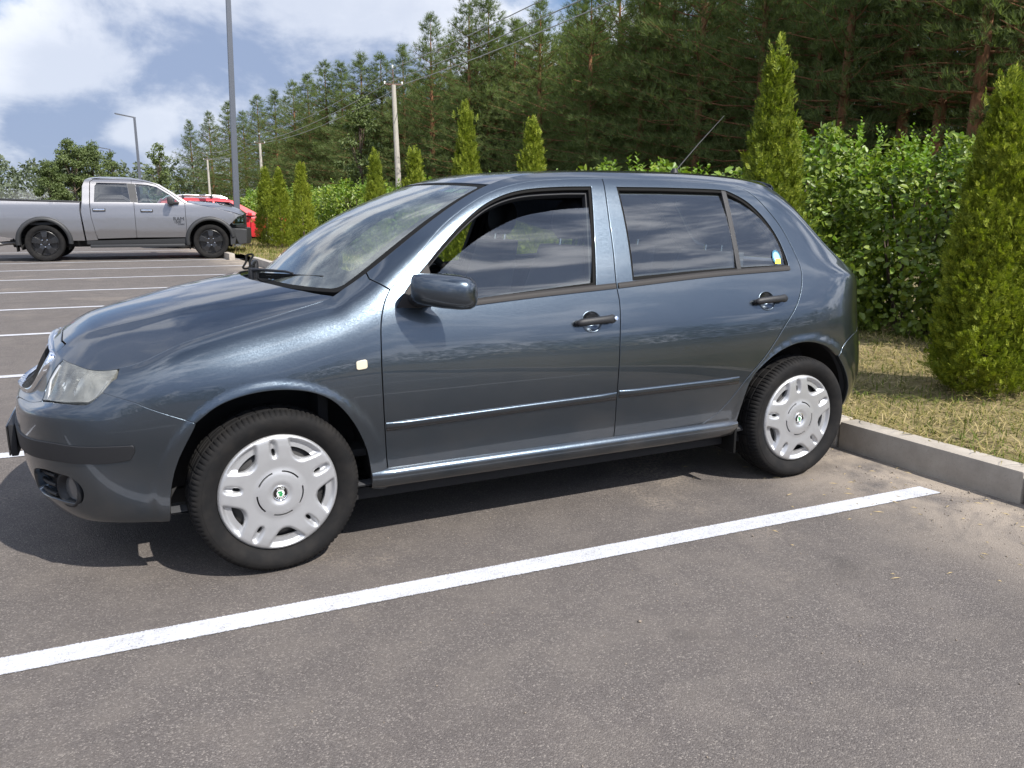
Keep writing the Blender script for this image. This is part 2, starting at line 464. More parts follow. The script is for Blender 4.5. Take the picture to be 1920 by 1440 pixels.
# bay lines
rng = random.Random(3)
def bay(k):
    y0 = -1.1185+2.2877*k; w2 = .055; m = -.0342; x0, x1 = -3.4, 2.895+(.0 if k < 6 else -.6)
    P = []; F = []; xs = np.linspace(x0, x1, 240)
    for i, x in enumerate(xs):
        j = lambda: rng.uniform(-.0022, .0022)
        e = 0
        P += [(x+.10*0, y0+m*x-w2+j(), .004), (x, y0+m*x+w2+j(), .004)]
        if i: F.append((2*i-2, 2*i, 2*i+1, 2*i-1))
    # skewed end parallel to the kerb
    P[-2] = (x1+.008, P[-2][1], .004); P[-1] = (x1-.008, P[-1][1], .004)
    mesh_obj('parking_line', P, F, 'line_paint', LOT, smooth=False)
for k in range(-3, 11): bay(k)
# kerb stones
KERB = tag(empty('kerb', (KX(0), 0, 0)), kind='structure')
kx0 = KX(0)
def stone_mesh():
    m = MB().box((.006, 0, 0), (.135, .986, .25), .014)
    o = m.build('kerb_stone', 'concrete', None); me = o.data; bpy.data.objects.remove(o); return me
kerb_me = stone_mesh()
def put_stone(x, y, rz, dz=0.0):
    o = bpy.data.objects.new('kerb_stone', kerb_me); link(o, KERB)
    o.location = (x-kx0, y, .025+dz); o.rotation_euler = (rng.uniform(-.004, .004), rng.uniform(-.006, .006), rz)
for k in range(-7, 17):
    y = -1.52+1.0*k+.5
    put_stone(KX(y)+.0575, y, math.atan(.0525)+rng.uniform(-.003, .003), rng.uniform(-.003, .003))
for k in range(0, 14):                                      # second run beyond the gap, beside the pickup bay
    y = 17.35+1.0*k
    put_stone(KX(y)-.16, y, math.atan(.0525)+rng.uniform(-.004, .004), rng.uniform(-.003, .003))
# verge: gently uneven ground behind the kerb
def vz(x, y):
    d = x-KX(y)-.11; edge = smoothstep(0, .5, d)
    return .125+edge*(.03*np.sin(x*1.3+y*.7)+.025*np.sin(y*2.1-x*.6)+.02*np.sin(x*3.1)*np.cos(y*2.7))+np.maximum(0, d-6)*.012
ax_ = np.concatenate([np.linspace(0, 4, 41), np.linspace(4.3, 12, 20), np.geomspace(13, 160, 22)])
ay_ = np.concatenate([np.linspace(-60, -8, 20), np.linspace(-7.6, 24, 120), np.linspace(25, 200, 50)])
V = []; F = []; n = len(ax_)
for y in ay_:
    for d in ax_: x = KX(y)+.105+d; V.append((x, y, float(vz(x, y))))
for j in range(len(ay_)-1):
    for i in range(n-1): F.append((j*n+i, j*n+i+1, (j+1)*n+i+1, (j+1)*n+i))
tag(mesh_obj('verge', V, F, 'verge_soil'), kind='structure')

# loose grit and dry bits lying on the asphalt, thicker along the kerb
def debris():
    r = np.random.default_rng(41); V = []; F = []; nv = 0
    simple('grit', (.20, .165, .13), .9, vary=.4, bscale=300); simple('straw', (.34, .26, .13), .85)
    n = 1500; y = r.uniform(-2.6, 2.2, n); dk = np.abs(r.normal(0, .30, n)); far = r.random(n) < .35; dk = np.where(far, r.uniform(0, 3.4, n), dk+.012)
    x = 3.035-.0525*(y+.526)-dk; s = r.uniform(.0012, .0042, n)*np.where(r.random(n) < .04, 2.0, 1)
    octa = np.array([(1, 0, 0), (0, 1, 0), (-1, 0, 0), (0, -1, 0), (0, 0, .8), (0, 0, -.6)]); of = np.array([(0, 1, 4), (1, 2, 4), (2, 3, 4), (3, 0, 4), (1, 0, 5), (2, 1, 5), (3, 2, 5), (0, 3, 5)])
    for i in range(n):
        V.append(octa*s[i]*r.uniform(.6, 1.4, (6, 3))+np.array([x[i], y[i], s[i]*.5])); F.append(of+nv); nv += 6
    m1 = nv; k = sum(map(len, F)); m = 170; y = r.uniform(-2.4, 2.0, m); x = 3.03-.0525*(y+.526)-np.abs(r.normal(0, .5, m))-.01; a = r.random(m)*6.28; L = r.uniform(.012, .05, m)
    for i in range(m):
        c, s_ = math.cos(a[i]), math.sin(a[i]); w = .0012
        V.append(np.array([(x[i]-s_*w, y[i]+c*w, .0045), (x[i]+s_*w, y[i]-c*w, .0045), (x[i]+c*L[i], y[i]+s_*L[i], .0055), (x[i]+c*L[i]*.5, y[i]+s_*L[i]*.5, .0085)])); F.append(np.array([(0, 1, 3), (0, 3, 1), (3, 1, 2), (0, 3, 2)])+nv); nv += 4
    F = np.concatenate(F); me = fast_mesh('grit', np.concatenate(V), F, ['grit', 'straw'], False, np.where(np.arange(len(F)) < k, 0, 1))
    tag(link(bpy.data.objects.new('grit', me)), 'loose grit and dry straw bits scattered on the asphalt by the kerb', 'grit', kind='stuff')
debris()
# ================================================================== blue hatchback: reference surfaces
simple('black_trim', (.012, .0125, .0145), .5, spec=.35, bump=.25, bscale=900)
simple('black_gloss', (.008, .008, .009), .12, coat=.6)
simple('rubber_black', (.006, .006, .006), .8, spec=.15, bump=.3, bscale=600)
simple('grey_trim', (.016, .014, .0135), .6, spec=.3, bump=.2, bscale=700)
simple('underbody', (.012, .012, .013), .85)
simple('chrome', (.82, .83, .85), .09, metal=1.0)
simple('interior_dark', (.022, .023, .026), .75, bump=.4, bscale=300)
simple('interior_grey', (.060, .062, .068), .8, bump=.4, bscale=300)
simple('seat_fabric', (.035, .040, .052), .9, bump=.5, bscale=800, vary=.3)
def _paint(t, out):
    pos = t.n('ShaderNodeTexCoord').outputs['Object']
    fl = t.n('ShaderNodeTexVoronoi', ins={'Vector': pos, 'Scale': 900.0}).outputs['Color']
    dust = t.noise(pos, 3.0, 6, 0.6)
    sep = t.n('ShaderNodeSeparateXYZ', ins={0: pos})
    low = t.maprange(sep.outputs[2], .20, .55, 1.0, 0.0)
    dirt_sheen = t.math('MULTIPLY', t.math('ADD', t.math('MULTIPLY', low, .55), .10), t.maprange(dust, .35, .75))
    nf = t.n('ShaderNodeVectorMath', operation='SUBTRACT', ins={0: fl, 1: (.5, .5, .5)}).outputs[0]
    nrm = t.n('ShaderNodeNewGeometry').outputs['Normal']
    nf = t.n('ShaderNodeVectorMath', operation='SCALE', ins={0: nf, 'Scale': .10}).outputs[0]
    nn = t.n('ShaderNodeVectorMath', operation='NORMALIZE', ins={0: t.n('ShaderNodeVectorMath', operation='ADD', ins={0: nrm, 1: nf}).outputs[0]}).outputs[0]
    lw = t.n('ShaderNodeLayerWeight', ins={0: .35}).outputs['Facing']
    col = t.mix(lw, C4(.066, .085, .107), C4(.036, .047, .060))
    p = t.n('ShaderNodeBsdfPrincipled', ins={'Base Color': col, 'Metallic': .95, 'Roughness': .29, 'Normal': nn,
            'Coat Weight': 1.0, 'Coat Roughness': .025, 'Coat IOR': 1.52}).outputs[0]
    d = t.n('ShaderNodeBsdfDiffuse', ins={0: C4(.22, .19, .16)}).outputs[0]
    return t.n('ShaderNodeMixShader', ins={0: t.math('MULTIPLY', dirt_sheen, .22), 1: p, 2: d}).outputs[0]
material('car_paint', _paint)
glass_mat('car_glass', (.84, .90, .88), dirt_sheen=.010)
glass_mat('windscreen_glass', (.62, .76, .70), dirt_sheen=.20)  # pale film: thin dust, plus the sky's reflection painted as diffuse colour

C0 = [(-.835, 0), (-.828, .2), (-.795, .42), (-.735, .58), (-.64, .69), (-.48, .768), (-.25, .812), (0, .823), (.4, .823), (1.2, .821),
      (2.0, .823), (2.46, .822), (2.62, .815), (2.76, .786), (2.88, .722), (2.98, .62), (3.06, .48), (3.11, .28), (3.135, 0)]
# hood height field; the belt's upper edge in front of the windscreen lies on it
def hood_z(x, y):
    x = np.asarray(x, float); y = np.abs(np.asarray(y, float))
    zc = pchip([-.85, -.74, -.69, -.635, -.56, -.466, -.396, -.222, .04, .283, .5], [.60, .735, .788, .827, .866, .894, .912, .953, 1.0, 1.040, 1.075], np.ravel(x)).reshape(x.shape)
    c = pchip([-.9, -.6, -.43, -.25, 0, .283, .5], [.29, .288, .274, .209, .183, .148, .13], np.ravel(x)).reshape(x.shape)
    wq = .30*smoothstep(-.60, .20, x)
    base = zc - c*((1-wq)*y*y + wq*y**4/.47)
    cr = .30 + (x+.68)*.30                                  # crease running from the grille corner to the screen
    return base + .006*(smoothstep(cr+.055, cr-.025, y)-.5)*smoothstep(-.70, -.55, x)
_low = [(.20, .09), (.25, .055), (.33, .035), (.44, .014)]
ST = [  # plan point -> ten (z, inset) keys from bottom lip to upper border
 ((-.835, 0), [(.175, .12), (.205, .07), (.28, .028), (.42, .006), (.52, 0), (.603, .008), (.632, .046), (.70, .08), (.755, .115), (.795, .152)]),
 ((-.795, .42), [(.18, .14), (.215, .09), (.29, .035), (.42, .008), (.52, 0), (.600, .008), (.626, .066), (.69, .098), (.735, .122), (.764, .142)]),
 ((-.70, .625), [(.19, .14), (.228, .078), (.30, .04), (.42, .012), (.52, .002), (.622, .008), (.648, .054), (.69, .088), (.725, .113), (.755, .134)]),
 ((-.53, .745), [(.20, .12), (.236, .055), (.31, .03), (.42, .012), (.54, 0), (.63, .010), (.67, .022), (.70, .036), (.73, .055), (.752, .080)]),
 ((-.38, .79), [(.20, .10), (.236, .05), (.31, .028), (.42, .012), (.56, 0), (.67, .008), (.72, .020), (.76, .040), (.788, .068), (.80, .098)]),
 ((-.20, .816), [(.20, .10), (.236, .05), (.31, .028), (.42, .012), (.58, 0), (.69, .008), (.76, .028), (.815, .060), (.848, .090), (.862, .118)]),
 ((0, .823), [(.20, .10), (.24, .05), (.31, .028), (.42, .012), (.60, 0), (.70, .007), (.78, .028), (.84, .062), (.875, .098), (.888, .130)]),
 ((.15, .823), [(.20, .09), (.245, .05), (.32, .03), (.43, .013), (.605, 0), (.71, .006), (.80, .024), (.87, .058), (.910, .096), (.930, .136)]),
 ((.283, .823), _low+[(.61, 0), (.73, .007), (.835, .028), (.91, .062), (.955, .098), (.982, .150)]),
 ((.40, .823), _low+[(.61, 0), (.74, .007), (.865, .031), (.945, .060), (1.005, .096), (1.060, .152)]),
 ((.55, .823), _low+[(.61, 0), (.75, .008), (.89, .039), (1.0, .082), (1.10, .128), (1.165, .186)]),
 ((.72, .822), _low+[(.61, 0), (.755, .009), (.905, .044), (1.07, .110), (1.225, .178), (1.272, .226)]),
 ((.90, .821), _low+[(.61, 0), (.76, .009), (.92, .050), (1.13, .137), (1.325, .233), (1.366, .272)]),
 ((1.10, .821), _low+[(.61, 0), (.76, .010), (.93, .054), (1.16, .152), (1.385, .268), (1.420, .315)]),
 ((1.40, .821), _low+[(.61, 0), (.76, .010), (.94, .058), (1.18, .162), (1.405, .285), (1.436, .335)]),
 ((1.90, .823), _low+[(.61, 0), (.76, .009), (.95, .061), (1.19, .165), (1.407, .288), (1.438, .340)]),
 ((2.20, .823), _low+[(.61, 0), (.77, .009), (.96, .064), (1.18, .160), (1.388, .272), (1.425, .330)]),
 ((2.40, .8225), [(.21, .08), (.26, .045), (.34, .025), (.45, .010), (.61, 0), (.78, .009), (.965, .064), (1.16, .152), (1.345, .250), (1.400, .318)]),
 ((2.60, .816), [(.23, .07), (.28, .035), (.36, .012), (.47, .000), (.62, 0), (.79, .008), (.97, .060), (1.10, .132), (1.235, .212), (1.285, .262)]),
 ((2.76, .786), [(.25, .06), (.30, .025), (.38, -.006), (.49, -.020), (.62, -.012), (.79, .006), (.965, .040), (1.03, .095), (1.095, .140), (1.14, .185)]),
 ((2.88, .722), [(.26, .06), (.305, .02), (.39, -.018), (.50, -.034), (.63, -.020), (.79, .002), (.95, .018), (.99, .046), (1.025, .082), (1.05, .12)]),
 ((2.98, .62), [(.27, .06), (.31, .02), (.39, -.018), (.50, -.034), (.63, -.020), (.79, .002), (.93, .015), (.965, .035), (.992, .062), (1.01, .095)]),
 ((3.06, .48), [(.27, .06), (.31, .02), (.39, -.018), (.50, -.034), (.63, -.018), (.78, .004), (.92, .02), (.955, .038), (.98, .062), (1.0, .095)]),
 ((3.135, 0), [(.27, .06), (.31, .02), (.39, -.018), (.50, -.034), (.63, -.018), (.78, .004), (.92, .02), (.955, .038), (.98, .062), (1.0, .095)]),
]
class Belt:
    """body side from nose centre to tail centre: grid P[s, t] with analytic-quality normals (half width positive)"""
    NS, NT_ = 700, 200
    def __init__(self):
        P = crom(C0, .002); dl = np.linalg.norm(np.diff(P, axis=0), axis=1); L = np.concatenate([[0], np.cumsum(dl)])
        self.len = L[-1]; s = np.linspace(0, L[-1], self.NS); self.s = s
        B = np.stack([np.interp(s, L, P[:, 0]), np.interp(s, L, P[:, 1])], 1)
        # even reflection for x, odd for y at both centre lines
        B[:, 0] = gblur(B[:, 0], 9, 0, (True, True)); B[:, 1] = gblur(B[:, 1], 9, 0, (False, False))
        T = np.gradient(B, s, axis=0); T /= np.linalg.norm(T, axis=1)[:, None]
        N = np.stack([-T[:, 1], T[:, 0]], 1)                 # outward in (x, w)
        N[0] = (-1, 0); N[-1] = (1, 0)
        self.B, self.N = B, N
        sk = [s[np.argmin(((B-np.array(p))**2).sum(1))] for p, _ in ST]; sk[0], sk[-1] = 0, L[-1]
        K = np.array([[q for q in k] for _, k in ST])        # stations, keys, (z, d)
        t = np.linspace(0, 9, self.NT_)
        KS = np.stack([pchip(sk, K[:, j].reshape(len(ST), 2), s) for j in range(10)], 1)
        KS = gblur(KS, 7, 0, (True, True))
        front = smoothstep(.30, .20, B[:, 0])[:, None]
        G = np.stack([pchip(np.arange(10), KS[i], t) for i in range(self.NS)])
        G = gblur(G, 5.0, 1); G = gblur(G, 6, 0, (True, True))
        z, d = G[..., 0], G[..., 1]
        X = B[:, None, 0]-N[:, None, 0]*d; W = B[:, None, 1]-N[:, None, 1]*d
        # seat the upper border on the hood in front of the screen, fading down the section
        hz = hood_z(X[:, -1], W[:, -1]); dzt = (hz-z[:, -1])*front[:, 0]
        self.zfix = dzt
        z = z + dzt[:, None]*smoothstep(6.0, 9.0, t)[None]
        # rolled lips round the wheel arches
        for cx, cz in ((0.0, .298), (2.452, .298)):
            rr = np.hypot(X-cx, (z-cz)*1.0)
            bump = .006*smoothstep(.412, .385, rr)*(z > .2)*(X > -.5)
            W = W + bump
        self.P = np.stack([X, W, z], -1); self.t = t
        self.tau = t/9*1.5
        du = np.gradient(self.P, s, axis=0); dv = np.gradient(self.P, self.tau, axis=1)
        n = np.cross(du, dv); n /= np.maximum(1e-9, np.linalg.norm(n, axis=-1))[..., None]
        self.Nrm = n
        k = self.Nrm[self.NS//2, 80]
        if k[1] < 0: self.Nrm = -self.Nrm
    def _samp(self, A, q):
        u = np.clip(q[:, 0]/self.len*(self.NS-1), 0, self.NS-1.0001); v = np.clip(q[:, 1]/1.5*(self.NT_-1), 0, self.NT_-1.0001)
        i = u.astype(int); j = v.astype(int); a = (u-i)[:, None]; b = (v-j)[:, None]
        return A[i, j]*(1-a)*(1-b)+A[i+1, j]*a*(1-b)+A[i, j+1]*(1-a)*b+A[i+1, j+1]*a*b
    def pos(self, q): return self._samp(self.P, q)
    def nor(self, q):
        n = self._samp(self.Nrm, q); return n/np.linalg.norm(n, axis=1)[:, None]
    def inv(self, pts, mode='xz'):
        """outline points -> (s, tau). mode xz: (x, z) seen from the side; xyz: nearest point"""
        pts = np.asarray(pts, float)
        Pc = self.P[::5, ::4]; sc, tc = self.s[::5], self.tau[::4]
        A = Pc.reshape(-1, 3)
        if mode == 'xz': A = A[:, [0, 2]].copy(); ok = (Pc[..., 0] > -.62) & (Pc[..., 1] > .30); A[~ok.ravel()] = 1e3
        out = np.zeros((len(pts), 2))
        for i, p in enumerate(pts):
            k = np.argmin(((A-p)**2).sum(1)); out[i] = (sc[k//len(tc)], tc[k % len(tc)])
        for _ in range(7):                                   # Gauss-Newton refinement
            e = 1e-3; P = self.pos(out); Ju = (self.pos(out+[e, 0])-self.pos(out-[e, 0]))/(2*e); Jv = (self.pos(out+[0, e])-self.pos(out-[0, e]))/(2*e)
            if mode == 'xz': P, Ju, Jv = P[:, [0, 2]], Ju[:, [0, 2]], Jv[:, [0, 2]]
            r = pts-P; a = (Ju*Ju).sum(1)+1e-9; b = (Ju*Jv).sum(1); c = (Jv*Jv).sum(1)+1e-9; g = (Ju*r).sum(1); h = (Jv*r).sum(1); D = a*c-b*b+1e-12
            st = np.stack([(c*g-b*h)/D, (a*h-b*g)/D], 1); st = np.clip(st, -.02, .02); out = out+st
            out[:, 0] = np.clip(out[:, 0], 0, self.len); out[:, 1] = np.clip(out[:, 1], 0, 1.5)
        return out
BELT = Belt()

class Patch:
    """height-field like patches (hood, screen, roof, tailgate): pos(q), nor(q) with q=(u across, v along)"""
    def __init__(self, fn): self.fn = fn
    def pos(self, q): return self.fn(q[:, 0], q[:, 1])
    def nor(self, q):
        e = 2e-3; a = self.fn(q[:, 0]+e, q[:, 1])-self.fn(q[:, 0]-e, q[:, 1]); b = self.fn(q[:, 0], q[:, 1]+e)-self.fn(q[:, 0], q[:, 1]-e)
        n = np.cross(a, b); n /= np.maximum(1e-12, np.linalg.norm(n, axis=1))[:, None]
        return np.where(n[:, 2:3] < 0, -n, n)

def surf_panel(name, surf, outer, mat, parent, holes=(), cell=.022, gap=.0036, off=0.0, edge=True, depth=.022, sides=(-1, 1), holegap=None, lipmat=None, hole_depth=None):
    """panel over a surface: domain outline, small rounded edge and return flange. off>0 moves it outwards.
    The near (-y) and far (+y) sides are separate objects."""
    out = offset_poly(outer, gap) if gap else (outer if area2(outer) > 0 else outer[::-1])
    hs = [offset_poly(h, -(gap if holegap is None else holegap)) for h in holes]
    V, F, loops = cdt_fill(out, hs, cell)
    P = surf.pos(V)+surf.nor(V)*off; N = surf.nor(V)
    # orient triangles with the normal
    fn = np.cross(P[F[:, 1]]-P[F[:, 0]], P[F[:, 2]]-P[F[:, 0]]); flip = (fn*N[F[:, 0]]).sum(1) < 0
    F = np.where(flip[:, None], F[:, ::-1], F)
    VV = [P]; NN = [N]; FF = [list(f) for f in F]; mi = [0]*len(F); nv = len(P)
    if edge:
        for li, L in enumerate(loops):
            A = P[L]; nA = N[L]; n = len(L)
            tg = np.roll(A, -1, 0)-np.roll(A, 1, 0); tg /= np.maximum(1e-9, np.linalg.norm(tg, axis=1))[:, None]
            o = np.cross(tg, nA); o /= np.maximum(1e-9, np.linalg.norm(o, axis=1))[:, None]
            # outward from the panel: test with a neighbour triangle centroid
            D = V[L]; ctr = D.mean(0); e2 = np.roll(D, -1, 0)-np.roll(D, 1, 0); nin = np.stack([-e2[:, 1], e2[:, 0]], 1)
            if (area2(D) < 0): nin = -nin
            if li > 0: nin = -nin
            nin /= np.maximum(1e-9, np.linalg.norm(nin, axis=1))[:, None]
            test = surf.pos(D+nin*.004)-surf.pos(D)
            sg = np.where((test*o).sum(1) > 0, -1.0, 1.0)[:, None]; o = o*sg
            dep = depth if (li == 0 or hole_depth is None) else hole_depth
            r = .0022
            rings = [(A, nA), (A+o*r*.7-nA*r*.35, nA*.75+o*.66), (A+o*r-nA*r, nA*.2+o*.98), (A+o*r-nA*dep, o)]
            base = nv
            for (pp, qq) in rings:
                VV.append(pp); NN.append(qq/np.linalg.norm(qq, axis=1)[:, None])
            nv += 4*n
            for k in range(3):
                for i in range(n):
                    j = (i+1) % n; f = [base+k*n+i, base+k*n+j, base+(k+1)*n+j, base+(k+1)*n+i]
                    FF.append(f); mi.append(1 if (k == 2 and lipmat) else 0)
    P = np.concatenate(VV); N = np.concatenate(NN)
    # fix winding of edge quads against normals
    for k in range(len(F), len(FF)):
        f = FF[k]; g = np.cross(P[f[1]]-P[f[0]], P[f[2]]-P[f[0]])
        if g @ N[f].sum(0) < 0: FF[k] = f[::-1]
    res = []
    for sd in sides:
        Q = P*np.array([1, sd, 1]); M = N*np.array([1, sd, 1])
        fs = FF if sd > 0 else [f[::-1] for f in FF]
        o = mesh_obj(name, Q, fs, [mat]+([lipmat] if lipmat else []), parent, True, M)
        if lipmat: o.data.polygons.foreach_set('material_index', np.array(mi, np.int32))
        res.append(o)
    return res
def sym_panel(name, surf, outer, mat, parent, **kw):
    """panel whose domain already spans both sides (u from -1 to 1)"""
    return surf_panel(name, surf, outer, mat, parent, sides=(1,), **kw)[0]
# ================================================================== blue hatchback: body panels
CAR = empty('parked_car', (0, 0, 0))
tag(CAR, 'dark blue-grey five-door hatchback parked in front, its driver window half lowered', 'car')
B2 = BELT.inv
G_FRONT = [(.4477, .9925), (.42, .9471), (.3992, .8833), (.3899, .7958), (.3864, .6847), (.3901, .5283), (.4009, .3707), (.4067, .3251)]
G_TOPF = [(.4477, .9925), (.5916, 1.1253), (.6924, 1.2151), (.8222, 1.297), (.9435, 1.351), (1.0929, 1.3871), (1.2956, 1.4038), (1.4755, 1.4094)]
G_B = [(1.4755, 1.4094), (1.4551, 1.2705), (1.4389, 1.1179), (1.4215, .9766), (1.4240, .9013), (1.4100, .7674), (1.3988, .5234), (1.4095, .3305)]
G_TOPR = [(1.4755, 1.4094), (1.7553, 1.4108), (2.0063, 1.4046), (2.1888, 1.3929), (2.275, 1.3507), (2.3425, 1.2773), (2.3991, 1.1932), (2.4349, 1.0977), (2.4535, 1.0038), (2.4402, .9428), (2.3958, .8602), (2.3015, .751), (2.209, .6404), (2.0994, .5304), (2.0122, .429), (1.9461, .3684), (1.8769, .329)]
G_BOT = [(.4067, .3251), (.8775, .3241), (1.4095, .3305), (1.8769, .329)]
A_F = [(-.3555, .2328), (-.344, .36), (-.3176, .4546), (-.253, .5806), (-.1811, .6359), (-.0945, .6651), (.0157, .6744), (.1263, .6568), (.2024, .6169), (.2717, .5312), (.3202, .4216), (.337, .3376), (.3507, .251)]
A_R = [(2.0815, .30), (2.0815, .355), (2.1232, .5195), (2.2172, .6088), (2.3258, .6593), (2.4386, .6739), (2.5624, .6479), (2.668, .5834), (2.7278, .5088), (2.7794, .4086), (2.7902, .3175)]
W_F = [[(.4599, .9269), (.5122, .994), (.6124, 1.0873), (.6771, 1.1473), (.7785, 1.2301), (.8827, 1.2973), (.9843, 1.3388), (1.0827, 1.3603), (1.25, 1.3735), (1.4067, 1.3775)],
       [(1.4067, 1.3775), (1.366, 1.18), (1.3241, .9715)], [(1.3241, .9715), (1.04, .9515), (.757, .932)], [(.757, .932), (.60, .924), (.4599, .9269)]]
W_R = [[(1.5301, 1.3772), (1.82, 1.3775), (2.118, 1.3699), (2.1375, 1.3653), (2.2309, 1.3188), (2.3132, 1.2351), (2.3641, 1.141), (2.384, 1.0312), (2.3795, 1.0169)],
       [(2.3795, 1.0169), (1.95, 1.0065), (1.5034, .9866)], [(1.5034, .9866), (1.522, 1.18), (1.5301, 1.3772)]]
BF = [(-.5212, .694), (-.432, .6639), (-.387, .6414), (-.253, .5842)]

# ---- doors
win_f = B2(path(*W_F)); win_r = B2(path(*W_R))
q = path(G_FRONT[::-1], G_TOPF, G_B, [G_BOT[2], G_BOT[1], G_BOT[0]])
def cup_hole(x, z): return B2(np.array([(x+.042*math.cos(a), z+.0385*math.sin(a)) for a in np.linspace(0, 2*math.pi, 32, endpoint=False)]))
HND = ((1.278, .834), (2.212, .8755))
DOOR_F = surf_panel('front_door', BELT, B2(q), 'car_paint', CAR, holes=[win_f, cup_hole(*HND[0])], hole_depth=.012, holegap=.0)
q = path(G_B[::-1], G_TOPR, [G_BOT[3], G_BOT[2]])
DOOR_R = surf_panel('rear_door', BELT, B2(q), 'car_paint', CAR, holes=[win_r, cup_hole(*HND[1])], hole_depth=.012, holegap=.0)

# ---- front fender: hood edge, headlight edge, bumper seam, arch, door seam, pillar seam
i0 = int(np.argmin(np.abs(BELT.P[:, -1, 0]+.4664))); i1 = int(np.argmin(np.abs(BELT.P[:, -1, 0]-.3795)))
def sv(i): return (BELT.s[i], 1.5)
fender = np.concatenate([B2(crom(BF[::-1])[::-1] if False else crom(BF)), B2(crom([(-.253, .5842)]+[p for p in A_F if p[0] > -.25]))[1:],
                         B2(crom([(.3507, .251), (.41, .245), (.4067, .3251)]))[1:], B2(crom(G_FRONT[::-1]))[1:],
                         B2(crom([(.4477, .9925), (.4124, 1.0153), (.385, 1.030)]))[1:],
                         np.stack([np.linspace(BELT.s[i1], BELT.s[i0], 120), np.full(120, 1.4995)], 1),
                         B2(crom([(-.4677, .740), (-.4918, .7255), (-.5212, .694)]))[1:-1]])
FENDER = surf_panel('front_fender', BELT, fender, 'car_paint', CAR, cell=.018)

# ---- headlight in the gap between hood, fender and bumper (3D outline)
HL = [[(-.6358, .4441, .7607), (-.60, .52, .762), (-.5532, .6091, .7575), (-.50, .665, .752), (-.4677, .6837, .7482)],
      [(-.4677, .6837, .7482), (-.4918, .7034, .7255), (-.5212, .7101, .694), (-.5432, .7057, .6757), (-.5647, .6962, .6632)],
      [(-.5647, .6962, .6632), (-.6383, .6164, .653), (-.7144, .4565, .6327)],
      [(-.7144, .4565, .6327), (-.7024, .4223, .6621), (-.6844, .4203, .6962), (-.6626, .4242, .7311), (-.6358, .4441, .7607)]]
hl_dom = np.concatenate([BELT.inv(crom(HL[1]), 'xyz')[1:], BELT.inv(crom(HL[2]), 'xyz')[1:], BELT.inv(crom(HL[3]), 'xyz')[1:]])
_sa, _sb = hl_dom[-1, 0], BELT.inv([HL[1][0]], 'xyz')[0, 0]
hl_dom = np.concatenate([hl_dom, np.stack([np.linspace(_sa, _sb, 50), np.full(50, 1.4985)], 1)])

# ---- front bumper (both halves, meeting on the centre line)
TOPB = crom([(-.8205, 0, .5905), (-.8095, .15, .5925), (-.79, .27, .597), (-.7515, .40, .6106), (-.7137, .4706, .6285), (-.6383, .6228, .649), (-.565, .6991, .6586), (-.54, .707, .678), (-.5212, .7101, .694)])
fog = BELT.inv(crom([(-.7625, .4753, .3947), (-.7287, .5574, .4169), (-.6941, .6095, .4166), (-.6426, .6615, .4055), (-.6164, .6769, .3797), (-.6084, .6754, .3499), (-.6213, .6515, .3078), (-.6501, .6207, .3018), (-.7014, .5521, .3019), (-.757, .40, .300), (-.775, .43, .345)], closed=True), 'xyz')
low_in = BELT.inv(np.array([(-.83, 0, .40), (-.826, .12, .40), (-.812, .26, .40), (-.795, .34, .392), (-.782, .37, .36), (-.784, .35, .315), (-.79, .25, .298), (-.80, 0, .295)]), 'xyz')
low_in = crom(low_in); low_in = low_in[low_in[:, 0] > 1e-4]
sA = BELT.inv([A_F[0]])[0]
bump = np.concatenate([BELT.inv(TOPB-[0, 0, .006], 'xyz'), B2(crom(BF))[1:], B2(crom([p for p in A_F if p[0] < -.25 and p[1] < .584][::-1]))[1:],
                       np.stack([np.linspace(sA[0], 0, 160), np.interp(np.linspace(sA[0], 0, 160), [0, sA[0]], [.20, sA[1]])], 1)[1:]])
bump[0, 0] = 0
BUMPER = surf_panel('front_bumper', BELT, bump, 'car_paint', CAR, holes=[fog], cell=.016, gap=.0016, depth=.02, hole_depth=.05)

# ---- quarter panel with pillars and roof rail
RB = [(2.6654, .5888), (2.7234, .6471), (2.7789, .6752), (2.8554, .6917)]
rb_dom = B2(crom(RB)); s_end = BELT.len
tailgate_s = BELT.s[int(np.argmin(((BELT.B-np.array([3.00, .595]))**2).sum(1)))]
rb_tail = np.array([[s, np.interp(.705, BELT.P[int(s/BELT.len*(BELT.NS-1)), :, 2], BELT.tau)] for s in np.linspace(rb_dom[-1, 0]+.03, tailgate_s, 12)])
top_rail = np.stack([np.linspace(tailgate_s, BELT.s[i1], 420), np.full(420, 1.4995)], 1)
G_ALL = np.concatenate([crom([(.385, 1.030), (.4124, 1.0153), (.4477, .9925)]), crom(G_TOPF)[1:], crom(G_TOPR)[1:]])
ar = crom([p for p in A_R if p[0] < 2.667]+[(2.6654, .5888)])
quarter = np.concatenate([B2(G_ALL), B2(crom([(1.8769, .329), (1.88, .30), (2.0815, .30)]))[1:], B2(ar)[1:], rb_dom[1:], rb_tail, top_rail])
QUARTER = surf_panel('quarter_panel', BELT, quarter, 'car_paint', CAR, cell=.02, depth=.012)
